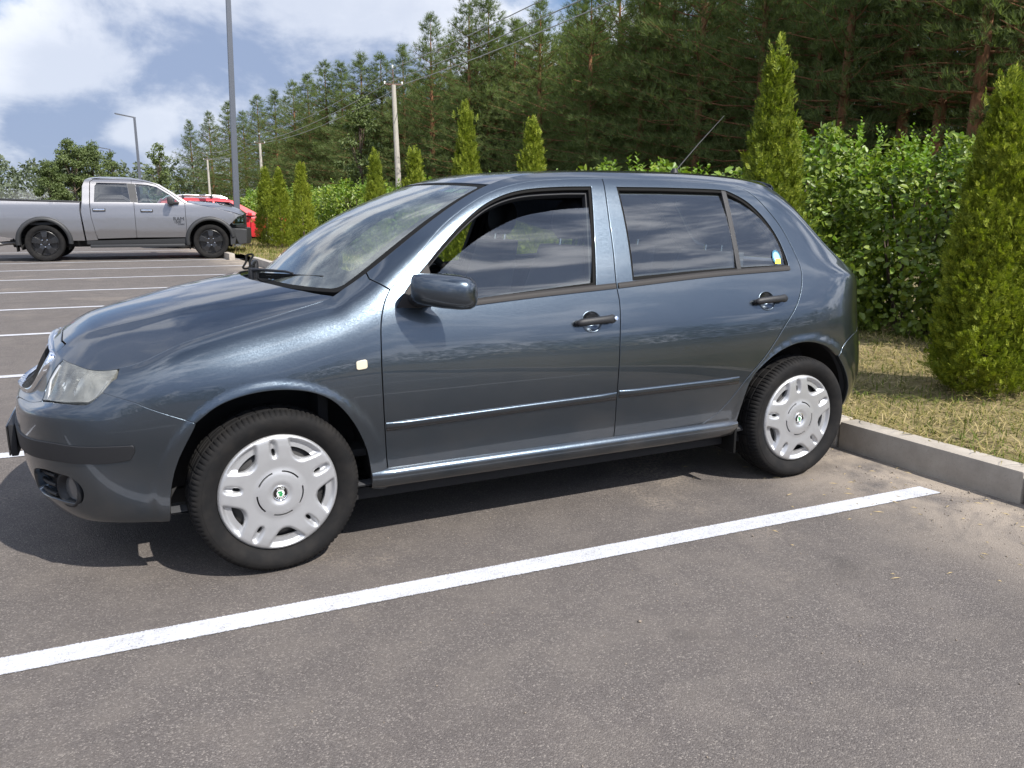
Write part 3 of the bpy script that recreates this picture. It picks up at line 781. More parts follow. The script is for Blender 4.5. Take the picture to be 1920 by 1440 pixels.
# ---- rear bumper and tailgate lower skin
ar2 = crom([(2.6654, .5888), (2.7278, .5088), (2.7794, .4086), (2.7902, .3175)])
rb_full = np.array([[s, np.interp(.705, BELT.P[min(699, int(s/BELT.len*(BELT.NS-1))), :, 2], BELT.tau)] for s in np.linspace(rb_dom[-1, 0]+.03, s_end, 40)])
a2 = B2(ar2)
rbump = np.concatenate([rb_dom, rb_full, np.stack([np.linspace(s_end, a2[-1, 0], 90), np.full(90, .20)], 1), a2[::-1][:-1]])
surf_panel('rear_bumper', BELT, rbump, 'car_paint', CAR, cell=.02, depth=.02)
tg = np.concatenate([rb_tail[-1:], rb_full[rb_full[:, 0] > tailgate_s+.01], np.array([[s_end, 1.4995]]), np.stack([np.linspace(s_end, tailgate_s, 40), np.full(40, 1.4995)], 1)[1:]])
surf_panel('tailgate_skin', BELT, tg, 'car_paint', CAR, cell=.03)
lamp = BELT.inv(crom([(3.0, .575, .74), (2.995, .585, .85), (2.975, .585, .95), (3.02, .50, .955), (3.045, .48, .88), (3.045, .485, .75)], closed=True), 'xyz')
simple('tail_red', (.45, .012, .012), .15, coat=.8)
surf_panel('tail_lamp', BELT, lamp, 'tail_red', CAR, off=.004, cell=.03)

# ---- sill trim: body coloured skirt with the bright upper step
def sill(side):
    prof = [(.770, .336), (.788, .330), (.8035, .317), (.806, .305), (.803, .288), (.790, .262), (.778, .252), (.74, .248), (.62, .25)]
    secs = []
    for x in np.linspace(.345, 2.085, 60):
        k = smoothstep(.345, .40, x)*smoothstep(2.085, 2.03, x)
        secs.append([(x, side*(y-.010*(1-k)), z) for y, z in prof])
    return MB().loft(secs, cap=False, closed=False).build('sill', 'car_paint', CAR, sharp=60)
for sd in (-1, 1): sill(sd)

# ---- rub strips: raised moulding, painted above, black lip below
def rub(pts, side):
    secs = []; secs2 = []; n = 40
    P = crom(pts, .03)
    for k, (x, zt) in enumerate(P):
        e = min(1.0, (k+.4)/2.2, (len(P)-k-.6)/2.2); h = .033
        zs = np.array([zt+.003, zt, zt-.006, zt-.011, zt-.016]); q = B2(np.stack([np.full(5, x), zs], 1)); y = BELT.pos(q)[:, 1]
        o = np.array([-.002, .0085, .0102, .0102, .0100])*e
        secs.append([(x, side*(a+b), c) for a, b, c in zip(y, o, zs)])
        zs2 = np.array([zt-.016, zt-.022, zt-.030, zt-.034]); q = B2(np.stack([np.full(4, x), zs2], 1)); y2 = BELT.pos(q)[:, 1]
        o2 = np.array([.0105, .0120, .007, -.003])*e
        secs2.append([(x, side*(a+b), c) for a, b, c in zip(y2, o2, zs2)])
    m = MB().loft(secs, cap=False, closed=False).build('rub_strip', 'car_paint', CAR, sharp=70)
    MB().loft(secs2, cap=False, closed=False).build('lip', 'black_gloss', m, sharp=70)
for sd in (-1, 1):
    rub([(.397, .512), (.7, .518), (1.05, .525), (1.396, .5305)], sd)
    rub([(1.409, .5365), (1.72, .5385), (2.052, .5405)], sd)

# ---- hood
HOOD = Patch(lambda u, v: np.stack([v, u, hood_z(v, u)], 1))
bd = BELT.P[:, -1]
j0 = int(np.argmin(np.abs(bd[:, 0]+.47))); jr = int(np.argmin(np.abs(bd[:, 0]-.275)))
side_edge = bd[:jr+1, [1, 0]]                                 # (y, x) from nose centre to the screen corner
rear_edge = crom([(side_edge[-1][0], side_edge[-1][1]), (.52, .155), (.35, .085), (.18, .04), (0, .028)], .012)
half = np.concatenate([side_edge, rear_edge[1:]])
# the nose cap with the grille belongs to the hood leading edge: hood starts at the cap seam near the middle
def cap_x(y): return np.interp(np.abs(y), [0, .24, .315, .34], [-.655, -.648, -.632, -.655])
hh = []
for (y, x) in half:
    hh.append((y, max(x, cap_x(y)) if abs(y) < .33 and x < -.4 else x))
hh = np.array(hh)
full = np.concatenate([hh[::-1]*[-1, 1], hh[1:]])
keep = np.concatenate([[True], np.linalg.norm(np.diff(full, axis=0), axis=1) > .002]); full = full[keep]
if np.linalg.norm(full[0]-full[-1]) < .002: full = full[:-1]
HOODP = sym_panel('hood', HOOD, full, 'car_paint', CAR, cell=.02, gap=.003)

# ---- headlight unit
def _lens(t, out):
    pos = t.n('ShaderNodeTexCoord').outputs['Object']
    haze = t.maprange(t.noise(pos, 14, 5, .6), .3, .75, .14, .30)
    fr = t.n('ShaderNodeFresnel', ins={0: 1.5}).outputs[0]
    tr = t.n('ShaderNodeBsdfTransparent', ins={0: C4(.93, .93, .9)}).outputs[0]
    gl = t.n('ShaderNodeBsdfGlossy', ins={0: C4(1.0), 1: .06}).outputs[0]
    df = t.n('ShaderNodeBsdfDiffuse', ins={0: C4(.62, .63, .58)}).outputs[0]
    m = t.n('ShaderNodeMixShader', ins={0: haze, 1: tr, 2: df}).outputs[0]
    return t.n('ShaderNodeMixShader', ins={0: t.math('MULTIPLY', fr, 1.2), 1: m, 2: gl}).outputs[0]
material('lamp_lens', _lens)
simple('lamp_reflector', (.80, .81, .80), .12, metal=.95)
simple('lamp_bezel', (.48, .48, .47), .28, metal=.75)
simple('brake_lens', (.16, .16, .16), .15, metal=.5)
lens = surf_panel('headlight', BELT, hl_dom, 'lamp_lens', CAR, gap=.0060, cell=.018, off=-.002, depth=.02)
for sd, par in zip((-1, 1), lens):
    # inner bowl: set back copy of the outline with two round reflectors and the indicator divider
    inner = surf_panel('lamp_housing', BELT, hl_dom, 'lamp_bezel', par, gap=.006, cell=.03, off=-.055, edge=False, sides=(sd,))[0]
    for (c, r) in (((-.598, .56, .697), .052), ((-.668, .478, .690), .042)):
        n = Vector((-.78, .55*sd*1.0, .28)); n = Vector((-.80, sd*.55, .22)).normalized()
        M = Matrix.Translation((c[0]+.012, sd*c[1]-sd*.012, c[2])) @ n.to_track_quat('Z', 'Y').to_matrix().to_4x4()
        MB().lathe([(r, 0), (r*.96, -.004), (r*.8, -.022), (r*.45, -.036), (r*.12, -.040), (.0005, -.040)], 32, M).build('reflector', 'lamp_reflector', par, sharp=80)
    pts = [Vector(p) for p in ((-.660, .44, .748), (-.692, .455, .70), (-.705, .478, .640))]
    MB().tube([(p.x+.012, sd*(p.y+.01), p.z) for p in pts], .005, 8).build('divider', 'lamp_bezel', par)
    pts = [(-.505, .672, .722), (-.545, .668, .672)]
    MB().tube([(p[0]+.004, sd*p[1], p[2]) for p in pts], .004, 8).build('indicator_divider', 'lamp_bezel', par)

# ---- nose cap and grille
capdom = []
for y in np.linspace(-.335, .335, 60): capdom.append((y, cap_x(y)-.004))
edge_front = bd[:200]; 
fr = np.interp(np.abs(np.linspace(.335, -.335, 60)), edge_front[:, 1], edge_front[:, 0])
capdom += [(y, x) for y, x in zip(np.linspace(.335, -.335, 60), fr)]
sym_panel('nose_cap', HOOD, np.array(capdom), 'car_paint', CAR, cell=.016, gap=.0018)
grille_pts = [(-.8135, 0, .600), (-.804, .12, .602), (-.788, .205, .605), (-.772, .252, .613), (-.752, .284, .638), (-.7164, .322, .682), (-.683, .345, .734), (-.670, .336, .765), (-.678, .26, .777), (-.682, .12, .783), (-.683, 0, .784)]
g_out = BELT.inv(crom(grille_pts, .008), 'xyz'); g_out[:, 0] = np.maximum(g_out[:, 0], 0)
# painted surround between grille frame, headlight, cap and bumper
nose = np.concatenate([BELT.inv(TOPB[TOPB[:, 1] < .475], 'xyz')+[0, .004],
       BELT.inv(crom([(-.7144, .4565, .6327), (-.7024, .4223, .6621), (-.6844, .4203, .6962), (-.6626, .4242, .7311), (-.6358, .4441, .7607)]), 'xyz')])
sN = nose[-1, 0]
nose = np.concatenate([nose, np.stack([np.linspace(sN, 0, 60), np.full(60, 1.4995)], 1)])
nose[0, 0] = 0
# split into the strip outside the grille: polygon minus grille = traverse grille boundary backwards on the centre line
k = np.where(nose[:, 0] <= 1e-6)[0]
ring = np.concatenate([nose[:-1], [[0, 1.4995]], g_out[::-1]])
surf_panel('nose_panel', BELT, ring, 'car_paint', CAR, cell=.014, gap=.0008, depth=.014)
def frame(side):
    q = g_out[g_out[:, 0] > -1]; P = BELT.pos(q); N = BELT.nor(q)
    inn = offset_poly(np.concatenate([g_out, [[-.2, g_out[-1, 1]], [-.2, g_out[0, 1]]]]), .036)[:len(g_out)]
    inn[:, 0] = np.maximum(inn[:, 0], 0); Pi = BELT.pos(inn); Ni = BELT.nor(inn); secs = []
    for a, b, n, m in zip(P, Pi, N, Ni):
        mid = (a+b)/2
        s4 = [a-n*.012, a+n*.002, a*.75+b*.25+n*.012, mid+n*.015, a*.25+b*.75+n*.011, b+m*.001, b-m*.016]
        secs.append([(v[0], side*v[1], v[2]) for v in s4])
    return MB().loft(secs, cap=False, closed=False).build('grille_frame', 'chrome', CAR, sharp=70), inn
for sd in (-1, 1):
    fr_o, inn = frame(sd)
    # vertical slats on a dark backing inside the frame
    back = np.concatenate([inn, [[0, inn[0, 1]]]]) if inn[-1, 0] > 0 else inn
    surf_panel('grille_mesh', BELT, back, 'underbody', CAR, cell=.03, off=-.035, edge=False, gap=0, sides=(sd,))
    for s0 in np.arange(.012, .33, .022):
        lo = np.interp(s0, inn[:len(inn)//2+40, 0], inn[:len(inn)//2+40, 1]) if False else None
        m = np.abs(inn[:, 0]-s0) < .006
        if not m.any(): continue
        t0, t1 = inn[m, 1].min(), inn[m, 1].max()
        if t1-t0 < .03: continue
        tt = np.linspace(t0, t1, 10); qq = np.stack([np.full(10, s0), tt], 1); P = BELT.pos(qq); N = BELT.nor(qq)
        secs = []
        for a, n in zip(P, N):
            b = a-n*.030
            secs.append([(a[0]-n[0]*.004, sd*(a[1]-n[1]*.004)-.0035, a[2]-n[2]*.004), (a[0]-n[0]*.004, sd*(a[1]-n[1]*.004)+.0035, a[2]-n[2]*.004), (b[0], sd*b[1]+.0035, b[2]), (b[0], sd*b[1]-.0035, b[2])])
        MB().loft(secs).build('grille_slat', 'black_trim', CAR, smooth=False)
# round badge on the cap
simple('badge_black', (.01, .01, .01), .2, coat=.5)
simple('badge_green', (.02, .22, .07), .3, coat=.5)
simple('badge_white', (.75, .77, .75), .3)
nb = Vector((-.80, 0, .60)).normalized()
Mb = Matrix.Translation((-.696, 0, .768)) @ nb.to_track_quat('Z', 'Y').to_matrix().to_4x4()
bo = MB().lathe([(.0005, .006), (.030, .006), (.034, .008), (.037, .006), (.038, 0)], 40, Mb).build('bonnet_badge', 'chrome', CAR, sharp=60)
MB().lathe([(.0005, .0068), (.029, .0068)], 40, Mb).build('badge_field', 'badge_black', bo)

# ---- bumper fittings: strip, fog recess, plate bracket, lower intake
strip = BELT.inv(crom([(-.8345, 0, .515), (-.83, .15, .515), (-.79, .43, .513), (-.681, .641, .5235), (-.605, .7054, .519), (-.52, .746, .520), (-.4463, .7734, .5212)]), 'xyz')
strip2 = BELT.inv(crom([(-.4463, .7734, .5212), (-.443, .773, .5043), (-.4566, .7664, .4749)]), 'xyz')
strip3 = BELT.inv(crom([(-.4566, .7664, .4749), (-.52, .735, .466), (-.611, .6957, .462), (-.6876, .6283, .464), (-.798, .37, .452), (-.83, .15, .452), (-.8345, 0, .452)]), 'xyz')
sp = np.concatenate([strip, strip2[1:], strip3[1:]]); sp[0, 0] = sp[-1, 0] = 0
surf_panel('bumper_strip', BELT, sp, 'black_trim', CAR, off=.006, gap=.0, cell=.02, depth=.012)
fogc = fog.mean(0)
for sd in (-1, 1):
    back = surf_panel('fog_recess', BELT, offset_poly(fog, -.004), 'black_trim', CAR, off=-.05, edge=False, gap=0, cell=.03, sides=(sd,))[0]
    # lamp bezel ring and glass
    c = Vector((-.668, sd*.612, .347)); n = Vector((-.82, sd*.56, .02)).normalized()
    M = Matrix.Translation(c) @ n.to_track_quat('Z', 'Y').to_matrix().to_4x4()
    fl = MB().lathe([(.062, -.045), (.064, -.018), (.060, -.010), (.052, -.012), (.041, -.030)], 36, M).build('fog_lamp', 'black_trim', CAR, sharp=80)
    MB().lathe([(.0005, -.026), (.024, -.0265), (.041, -.030)], 36, M).build('fog_lens', 'brake_lens', fl)
    for z0 in (.385, .352, .318):
        pts = [(-.752, .44, z0-.006), (-.735, .50, z0-.002), (-.705, .56, z0)]
        MB().tube([(p[0]+.012, sd*(p[1]-.008), p[2]) for p in pts], .007, 8).build('intake_bar', 'black_trim', CAR)
# plate bracket proud of the bumper
MB().box((-.838, 0, .452), (.022, .54, .118), .004).build('plate_bracket', 'black_trim', CAR)
MB().box((-.8545, 0, .450), (.006, .52, .112), .002).build('number_plate_back', 'black_gloss', CAR)
# ================================================================== blue hatchback: glazing, mirrors, handles, trim
def curve_on(xs):
    """belt upper border resampled at the given x values"""
    m = (bd[:, 0] > .1) & (np.arange(len(bd)) < 690); o = np.argsort(bd[m][:, 0]); A = bd[m][o]
    return np.stack([np.interp(xs, A[:, 0], A[:, k]) for k in range(3)], 1)
def between(centre, side, L):
    """patch: u=+-HW metres across, v=0..L along"""
    cs = np.linspace(0, 1, 200)
    def res(P):
        P = crom(P, .01); l = np.concatenate([[0], np.cumsum(np.linalg.norm(np.diff(P, axis=0), axis=1))]); l /= l[-1]
        Q = np.stack([np.interp(cs, l, P[:, k]) for k in range(3)], 1)
        return gblur(Q, 6)
    Cc, Ss = res(centre), res(side)
    def fn(u, v):
        k = np.clip(v/L, -.03, 1.03)*199; i = np.clip(np.floor(k).astype(int), 0, 198); f = (k-i)[:, None]
        c = Cc[i]*(1-f)+Cc[i+1]*f; s = Ss[i]*(1-f)+Ss[i+1]*f; q = u/.6; a = np.abs(q)
        g = (.75*a*a+.25*a**4)
        return np.stack([c[:, 0]+(s[:, 0]-c[:, 0])*g, s[:, 1]*q, c[:, 2]+(s[:, 2]-c[:, 2])*g], 1)
    return Patch(fn)
def rect(u, v0, v1, r=.05, n=8):
    out = []
    for cx, cy, a0 in ((u-r, v1-r, 0), (-u+r, v1-r, 90), (-u+r, v0+r, 180), (u-r, v0+r, 270)):
        for k in range(n+1):
            a = rad(a0+90*k/n); out.append((cx+r*math.cos(a), cy+r*math.sin(a)))
    P = np.array(out); return crom(np.concatenate([P, P[:1]]), .015)[:-1] if False else np.concatenate([crom([P[i], P[(i+1) % len(P)]], .015)[:-1] for i in range(len(P))])
xs = np.linspace(.275, .925, 12)
WS = between([(.105, 0, .975), (.147, 0, 1.007), (.278, 0, 1.125), (.472, 0, 1.244), (.671, 0, 1.33), (.800, 0, 1.376), (.838, 0, 1.389)], curve_on(xs), .80)
glass_out = rect(.588, .012, .79, .03)
surf_panel('windscreen', WS, glass_out, 'windscreen_glass', CAR, gap=0, cell=.03, edge=False, sides=(1,), off=-.002)
sym_panel('windscreen_seal', WS, rect(.597, .002, .799, .02), 'rubber_black', CAR, holes=[rect(.580, .02, .786, .035)], gap=.0, cell=.03, depth=.02, off=.0)
sym_panel('frit_band', WS, rect(.585, .015, .788, .03), 'black_trim', CAR, holes=[rect(.545, .115, .770, .06)], gap=0, cell=.03, edge=False, off=-.007)
# cowl behind the hood
def cowl(u, v):
    a = np.abs(u/.66); xh = np.interp(np.abs(u), [0, .18, .35, .52, .66], [.028, .04, .085, .155, .285])
    x = xh-.03+(v/.2)*(.155-.02*a); z = hood_z(xh, u)-.028-(v/.2)*.004
    return np.stack([x, u, z], 1)
sym_panel('cowl', Patch(cowl), rect(.63, 0, .19, .01), 'underbody', CAR, gap=0, cell=.04, edge=False)
xs = np.linspace(.935, 2.445, 20)
ROOF = between([(.848, 0, 1.392), (.95, 0, 1.421), (1.06, 0, 1.438), (1.366, 0, 1.455), (1.71, 0, 1.464), (2.13, 0, 1.463), (2.43, 0, 1.452), (2.60, 0, 1.438)], curve_on(xs), 1.6)
sym_panel('roof', ROOF, rect(.600, .003, 1.60, .01), 'car_paint', CAR, gap=.0012, cell=.035)
xs = np.linspace(2.45, 2.86, 12)
HATCH = between([(2.605, 0, 1.437), (2.68, 0, 1.375), (2.80, 0, 1.25), (2.92, 0, 1.11), (3.0, 0, 1.02)], curve_on(xs), .60)
hg = rect(.50, .10, .53, .06)
sym_panel('tailgate', HATCH, rect(.600, .002, .60, .01), 'car_paint', CAR, holes=[hg], gap=.002, cell=.035)
sym_panel('rear_screen', HATCH, hg, 'car_glass', CAR, gap=-.006, cell=.05, edge=False, off=-.004)
# lip spoiler over the tailgate
secs = []
for y in np.linspace(-.47, .47, 25):
    k = 1-abs(y/.47)**4*.85; x0 = 2.45+.150*(1-(y/.47)**2*.75); z0 = 1.441-.043*(y/.47)**2
    secs.append([(x0, y, z0), (x0+.05*k, y, z0-.006), (x0+.095*k, y, z0-.022), (x0+.092*k, y, z0-.036), (x0+.03, y, z0-.05), (x0, y, z0-.02)])
MB().loft(secs).build('spoiler', 'car_paint', CAR, sharp=50)
# windscreen stickers inside the glass
for (u0, v0, du, dv, c) in ((-.515, .735, .05, .038, (.55, .62, .25)), (-.445, .735, .06, .038, (.45, .65, .40)), (-.385, .735, .05, .03, (.55, .55, .75))):
    simple('sticker_%d' % int(-u0*1000), c, .5)
    sym_panel('screen_sticker', WS, rect(du/2, v0-dv/2, v0+dv/2, .004)+[u0, 0], 'sticker_%d' % int(-u0*1000), CAR, gap=0, cell=.03, edge=False, off=-.0045)

# ---- side windows
class Barrel:
    """belt surface with the stronger barrel curvature of the panes"""
    def __init__(self, z0, z1, b): self.z0, self.z1, self.b = z0, z1, b
    def pos(self, q):
        P = BELT.pos(q); k = np.clip((P[:, 2]-self.z0)/(self.z1-self.z0), -.2, 1.2); return P+BELT.nor(q)*(self.b*4*k*(1-k))[:, None]
    def nor(self, q):
        e = 2e-3; a = self.pos(q+[e, 0])-self.pos(q-[e, 0]); b = self.pos(q+[0, e])-self.pos(q-[0, e]); n = np.cross(a, b); n /= np.maximum(1e-12, np.linalg.norm(n, axis=1))[:, None]
        return np.where(n[:, 1:2] < 0, -n, n)
PANE = Barrel(.95, 1.375, .014)
def ring(name, outer, wid, mat, off, par, side, depth=.03):
    return surf_panel(name, BELT, outer, mat, par, holes=[offset_poly(outer, wid)], gap=.0004, holegap=0.0, cell=.03, off=off, depth=depth, sides=(side,))[0]
arc = [(.5904, 1.0025), (.6516, 1.0505), (.7302, 1.1075), (.812, 1.1581), (.908, 1.2057), (1.0381, 1.2546), (1.1496, 1.2755), (1.2632, 1.2884), (1.3895, 1.295)]
sail = B2(path([(.4599, .9269), (.5122, .994), (.6124, 1.0873)], [(.6124, 1.0873), (.618, 1.04), (.630, .925)], [(.630, .925), (.53, .9225), (.4599, .9269)]))
div_t, div_b = (2.1167, 1.3674), (2.0896, 1.0155)
for sd, df, dr in zip((-1, 1), DOOR_F, DOOR_R):
    ring('window_seal', win_f, .012, 'rubber_black', -.006, df, sd)
    ring('window_seal', win_r, .012, 'rubber_black', -.006, dr, sd)
    if sd < 0:   # lowered pane: only what stands above the door
        g = B2(path([(.55, .965), (.5904, 1.0025)]+[p for p in arc[1:]], [(1.3895, 1.295), (1.36, 1.16), (1.322, .955)], [(1.322, .955), (1.0, .935), (.60, .92)], [(.60, .92), (.55, .965)]))
    else:
        g = offset_poly(win_f, .004)
    surf_panel('window_pane', PANE, g, 'car_glass', df, gap=0, cell=.05, off=-.022, edge=False, sides=(sd,))
    surf_panel('window_pane', PANE, offset_poly(win_r, .004), 'car_glass', dr, gap=0, cell=.05, off=-.020, edge=False, sides=(sd,))
    dq = B2(np.array([(div_t[0]-.013, div_t[1]+.002), (div_t[0]+.010, div_t[1]-.002), (div_b[0]+.010, div_b[1]), (div_b[0]-.012, div_b[1])]))
    dq = np.concatenate([crom([dq[i], dq[(i+1) % 4]], .03)[:-1] for i in range(4)])
    surf_panel('window_divider', BELT, dq, 'black_trim', dr, gap=0, cell=.03, off=-.004, sides=(sd,))
    # waist strips
    for pts, par in (([(.74, .9275), (1.05, .9475), (1.416, .967)], df), ([(1.428, .967), (1.9, .996), (2.382, 1.0125)], dr)):
        up = crom(pts, .03); secs = []
        for x, z in up:
            zz = np.array([z-.008, z-.006, z+.004, z+.014, z+.016]); qq = B2(np.stack([np.full(5, x), zz], 1)); y = BELT.pos(qq)[:, 1]+np.array([-.002, .005, .006, .004, -.006])
            secs.append([(x, sd*a, b) for a, b in zip(y, zz)])
        MB().loft(secs, cap=False, closed=False).build('waist_strip', 'grey_trim', par, sharp=70)
    surf_panel('mirror_sail', BELT, sail, 'grey_trim', df, gap=.006, cell=.02, off=.001, sides=(sd,))

# ---- door mirrors (housing lofted along its length)
def mirror(side, par):
    # local frame: a = outboard, b = rearwards, c = up ; sections run from the root to the outer end
    secs = []
    rows = [(.000, .045, .050, .000, .000), (.030, .075, .075, .004, .004), (.075, .098, .096, .006, .008), (.120, .104, .104, .006, .010), (.165, .100, .100, .004, .010), (.195, .084, .084, .000, .008), (.210, .052, .054, -.004, .004), (.214, .010, .012, -.004, .002)]
    return rows
def build_mirror(side, par):
    H = MB(); secs = []
    # housing: length runs rear-outboard so that it shows its rounded cap; cross section is a superellipse
    ax = Vector((.135, -.115, -.010)); o = Vector((.520, -.820, 1.000))
    n = 26
    L = [(-.02, .034, .040), (.0, .050, .052), (.08, .066, .056), (.25, .078, .060), (.5, .082, .063), (.75, .078, .062), (.9, .066, .056), (.97, .050, .044), (1.0, .030, .028), (1.008, .008, .008)]
    fwd = Vector((-.64, -.76, 0)).normalized(); upv = Vector((0, 0, 1))
    for t, a, b in L:
        c = o+ax*t*1.30; ring_ = []
        for k in range(n):
            th = 2*math.pi*k/n; cx, sz = math.cos(th), math.sin(th)
            e = .62; px = math.copysign(abs(cx)**e, cx)*a; pz = math.copysign(abs(sz)**e, sz)*b
            if px < 0: px *= .30                             # flat at the glass side
            if pz < 0: pz *= 1.0-.22*max(0, px)/a
            ring_.append(c+fwd*px*.95+upv*pz)
        secs.append([(p.x, -p.y*side if False else p.y*(-side), p.z) for p in ring_])
    H.loft(secs)
    m = H.build('door_mirror', 'car_paint', par, sharp=50)
    # black foot joining sail and housing
    F = MB(); ft = []
    for t in (0, .35, .7, 1):
        p = Vector((.555, -.752, .952)).lerp(Vector((.575, -.845, .975)), t); a, b = .050-.012*t, .030+.004*t
        ft.append([(p.x+a*math.cos(x), (p.y)*(-side), p.z+b*math.sin(x)) for x in np.linspace(0, 2*math.pi, 16, endpoint=False)])
    F.loft(ft).build('mirror_foot', 'black_trim', m)
    # mirror glass on the rear face
    G = MB(); c = o+ax*.62*1.05; rr = Vector((.76, -.64, 0)).normalized()
    pts = [c-fwd*.029+rr*(.076*math.copysign(abs(math.cos(t))**.6, math.cos(t)))+upv*(.046*math.copysign(abs(math.sin(t))**.6, math.sin(t))) for t in np.linspace(0, 2*math.pi, 28, endpoint=False)]
    G.add([(p.x, p.y*(-side), p.z) for p in pts], [tuple(range(28))]).build('mirror_glass', 'chrome', m)
for sd, df in zip((-1, 1), DOOR_F): build_mirror(sd, df)

# ---- door handles: recessed cup and pull bar with lock
def handle(x0, x1, zc, dz, par, side, lock):
    xm = (x0+x1)/2-.012; P = BELT.pos(B2([(xm, zc)]))[0]; N = BELT.nor(B2([(xm, zc)]))[0]
    zax = Vector((N[0], N[1]*side, N[2])); xax = Vector((1, 0, 0)); xax = (xax-zax*xax.dot(zax)).normalized(); yax = zax.cross(xax) if side > 0 else xax.cross(zax)*-1
    yax = Vector((0, 0, 1)); yax = (yax-zax*yax.dot(zax)-xax*yax.dot(xax)).normalized()
    M = Matrix(((xax.x, yax.x, zax.x, P[0]), (xax.y, yax.y, zax.y, P[1]*side), (xax.z, yax.z, zax.z, P[2]), (0, 0, 0, 1)))
    cup = MB(); prof = [(.049, .0012), (.047, .0022), (.0435, .0010), (.038, -.006), (.022, -.018), (.0005, -.022)]
    cup.lathe(prof, 40, M @ Matrix.Diagonal((1, .92, 1, 1)))
    cp = cup.build('handle_cup', 'car_paint', par, sharp=80)
    Lh = (x1-x0)/2; secs = []
    for t in np.linspace(-1, 1, 17):
        bow = .030-.010*t*t; h = .0150+(.004 if t > .55 else 0)*smoothstep(.5, .8, t); e = (1-abs(t)**10*.65)
        c = Vector((t*Lh+.012, t*dz, bow)); ring_ = []
        for k in range(14):
            th = 2*math.pi*k/14; ring_.append(M @ Vector((c.x, c.y+h*e*math.sin(th)*1.05, c.z+.0105*e*math.cos(th))))
        secs.append(ring_)
    hb = MB().loft(secs).build('door_handle', 'black_trim', par, sharp=60)
    for t in (-.92, .92):
        MB().tube([M @ Vector((t*Lh+.012, t*dz, .018)), M @ Vector((t*Lh+.012, t*dz, -.004))], .011, 10).build('handle_post', 'black_trim', hb)
    if lock:
        MB().lathe([(.0005, .0048), (.0075, .0045), (.009, .003), (.009, 0)], 20, M @ Matrix.Translation((.92*Lh+.012, .92*dz, .032))).build('lock_barrel', 'chrome', hb)
for sd, df, dr in zip((-1, 1), DOOR_F, DOOR_R):
    handle(1.196, 1.384, .834, .0045, df, sd, sd < 0)
    handle(2.130, 2.318, .8755, .004, dr, sd, False)
# ---- side repeater, quarter glass sticker
simple('repeater_lens', (.50, .45, .34), .25, coat=.6)
rp = B2([(.3129, .737)])[0]
def rrect(c, a, b, r, n=6):
    out = []
    for sx, sy, a0 in ((1, 1, 0), (-1, 1, 90), (-1, -1, 180), (1, -1, 270)):
        for k in range(n+1):
            t = rad(a0+90*k/n); out.append((c[0]+sx*(a-r)+r*math.cos(t), c[1]+sy*(b-r)+r*math.sin(t)))
    return np.array(out)
for fo, sd in zip(FENDER, (-1, 1)):
    surf_panel('side_repeater', BELT, rrect(rp, .018, .020, .008), 'repeater_lens', fo, gap=0, off=.007, cell=.01, depth=.009, sides=(sd,))
simple('sticker_teal', (.25, .62, .62), .4); simple('sticker_yellow', (.75, .62, .06), .4); simple('sticker_rim', (.02, .12, .20), .4)
sc_ = B2([(2.325, 1.062)])[0]
def disc(c, r, n=28, a0=0, a1=360): return np.array([(c[0]+r*math.cos(rad(a0+(a1-a0)*k/n)), c[1]+r*math.sin(rad(a0+(a1-a0)*k/n))) for k in range(n)])
st = surf_panel('window_sticker', PANE, disc(sc_+[0, .004], .026), 'sticker_rim', DOOR_R[0], gap=0, off=-.0170, cell=.02, edge=False, sides=(-1,))[0]
surf_panel('sticker_print', PANE, disc(sc_+[0, .004], .019), 'sticker_teal', st, gap=0, off=-.0163, cell=.02, edge=False, sides=(-1,))
surf_panel('sticker_print', PANE, np.array([sc_+[-.017, -.020], sc_+[.017, -.020], sc_+[.021, .000], sc_+[-.008, -.002]]), 'sticker_yellow', st, gap=0, off=-.0157, cell=.02, edge=False, sides=(-1,))
# ---- wipers
def wiper(pivot, tip, lift, curl):
    p, t = Vector(pivot), Vector(tip)
    m = MB().tube([p, p+Vector((0, 0, .02)), p.lerp(t, .12)+Vector((0, 0, lift)), p.lerp(t, .5)+Vector((0, 0, lift*.9)), p.lerp(t, .6)+Vector((0, 0, lift*.6))], [.011, .010, .007, .005, .004], 8).build('wiper_arm', 'black_trim', CAR)
    b = MB()
    d = (t-p).normalized(); s = p+d*.06
    b.box(s.lerp(t, .5)+Vector((0, 0, .006)), ((t-s).length, .009, .009), .002, R=d.to_track_quat('X', 'Z'))
    b.box(s.lerp(t, .5)+Vector((0, 0, -.006)), ((t-s).length, .005, .014), .001, R=d.to_track_quat('X', 'Z'))
    b.build('wiper_blade', 'rubber_black', m)
    MB().lathe([(.0005, .03), (.012, .028), (.017, .015), (.018, -.02)], 16, Matrix.Translation(p)).build('wiper_pivot', 'black_trim', m)
def hz_(x, y): return float(hood_z(x, y))
wiper((.075, .02, 1.000), (.262, -.50, 1.020), .022, 0)
wiper((.165, .56, 1.000), (.070, .08, 1.015), .022, 0)
# loose washer hose looped round the passenger wiper knuckle
pts = [(.085+.030*math.cos(a)*(.6+.4*math.sin(2*a)), .20+.030*math.sin(a), 1.045+.030*math.sin(a*1.0+.6)) for a in np.linspace(0, 4.4*math.pi, 60)]
MB().tube(pts, .005, 6).build('washer_hose', 'rubber_black', CAR)
# ---- aerial on the rear of the roof
MB().lathe([(.0005, .030), (.012, .028), (.020, .012), (.024, 0)], 16, Matrix.Translation((2.25, .0, 1.462))).build('aerial_base', 'black_trim', CAR)
MB().tube([(2.255, 0, 1.475), (2.40, 0, 1.62), (2.560, 0, 1.770)], [.004, .003, .0016], 8).build('aerial_mast', 'black_trim', CAR)
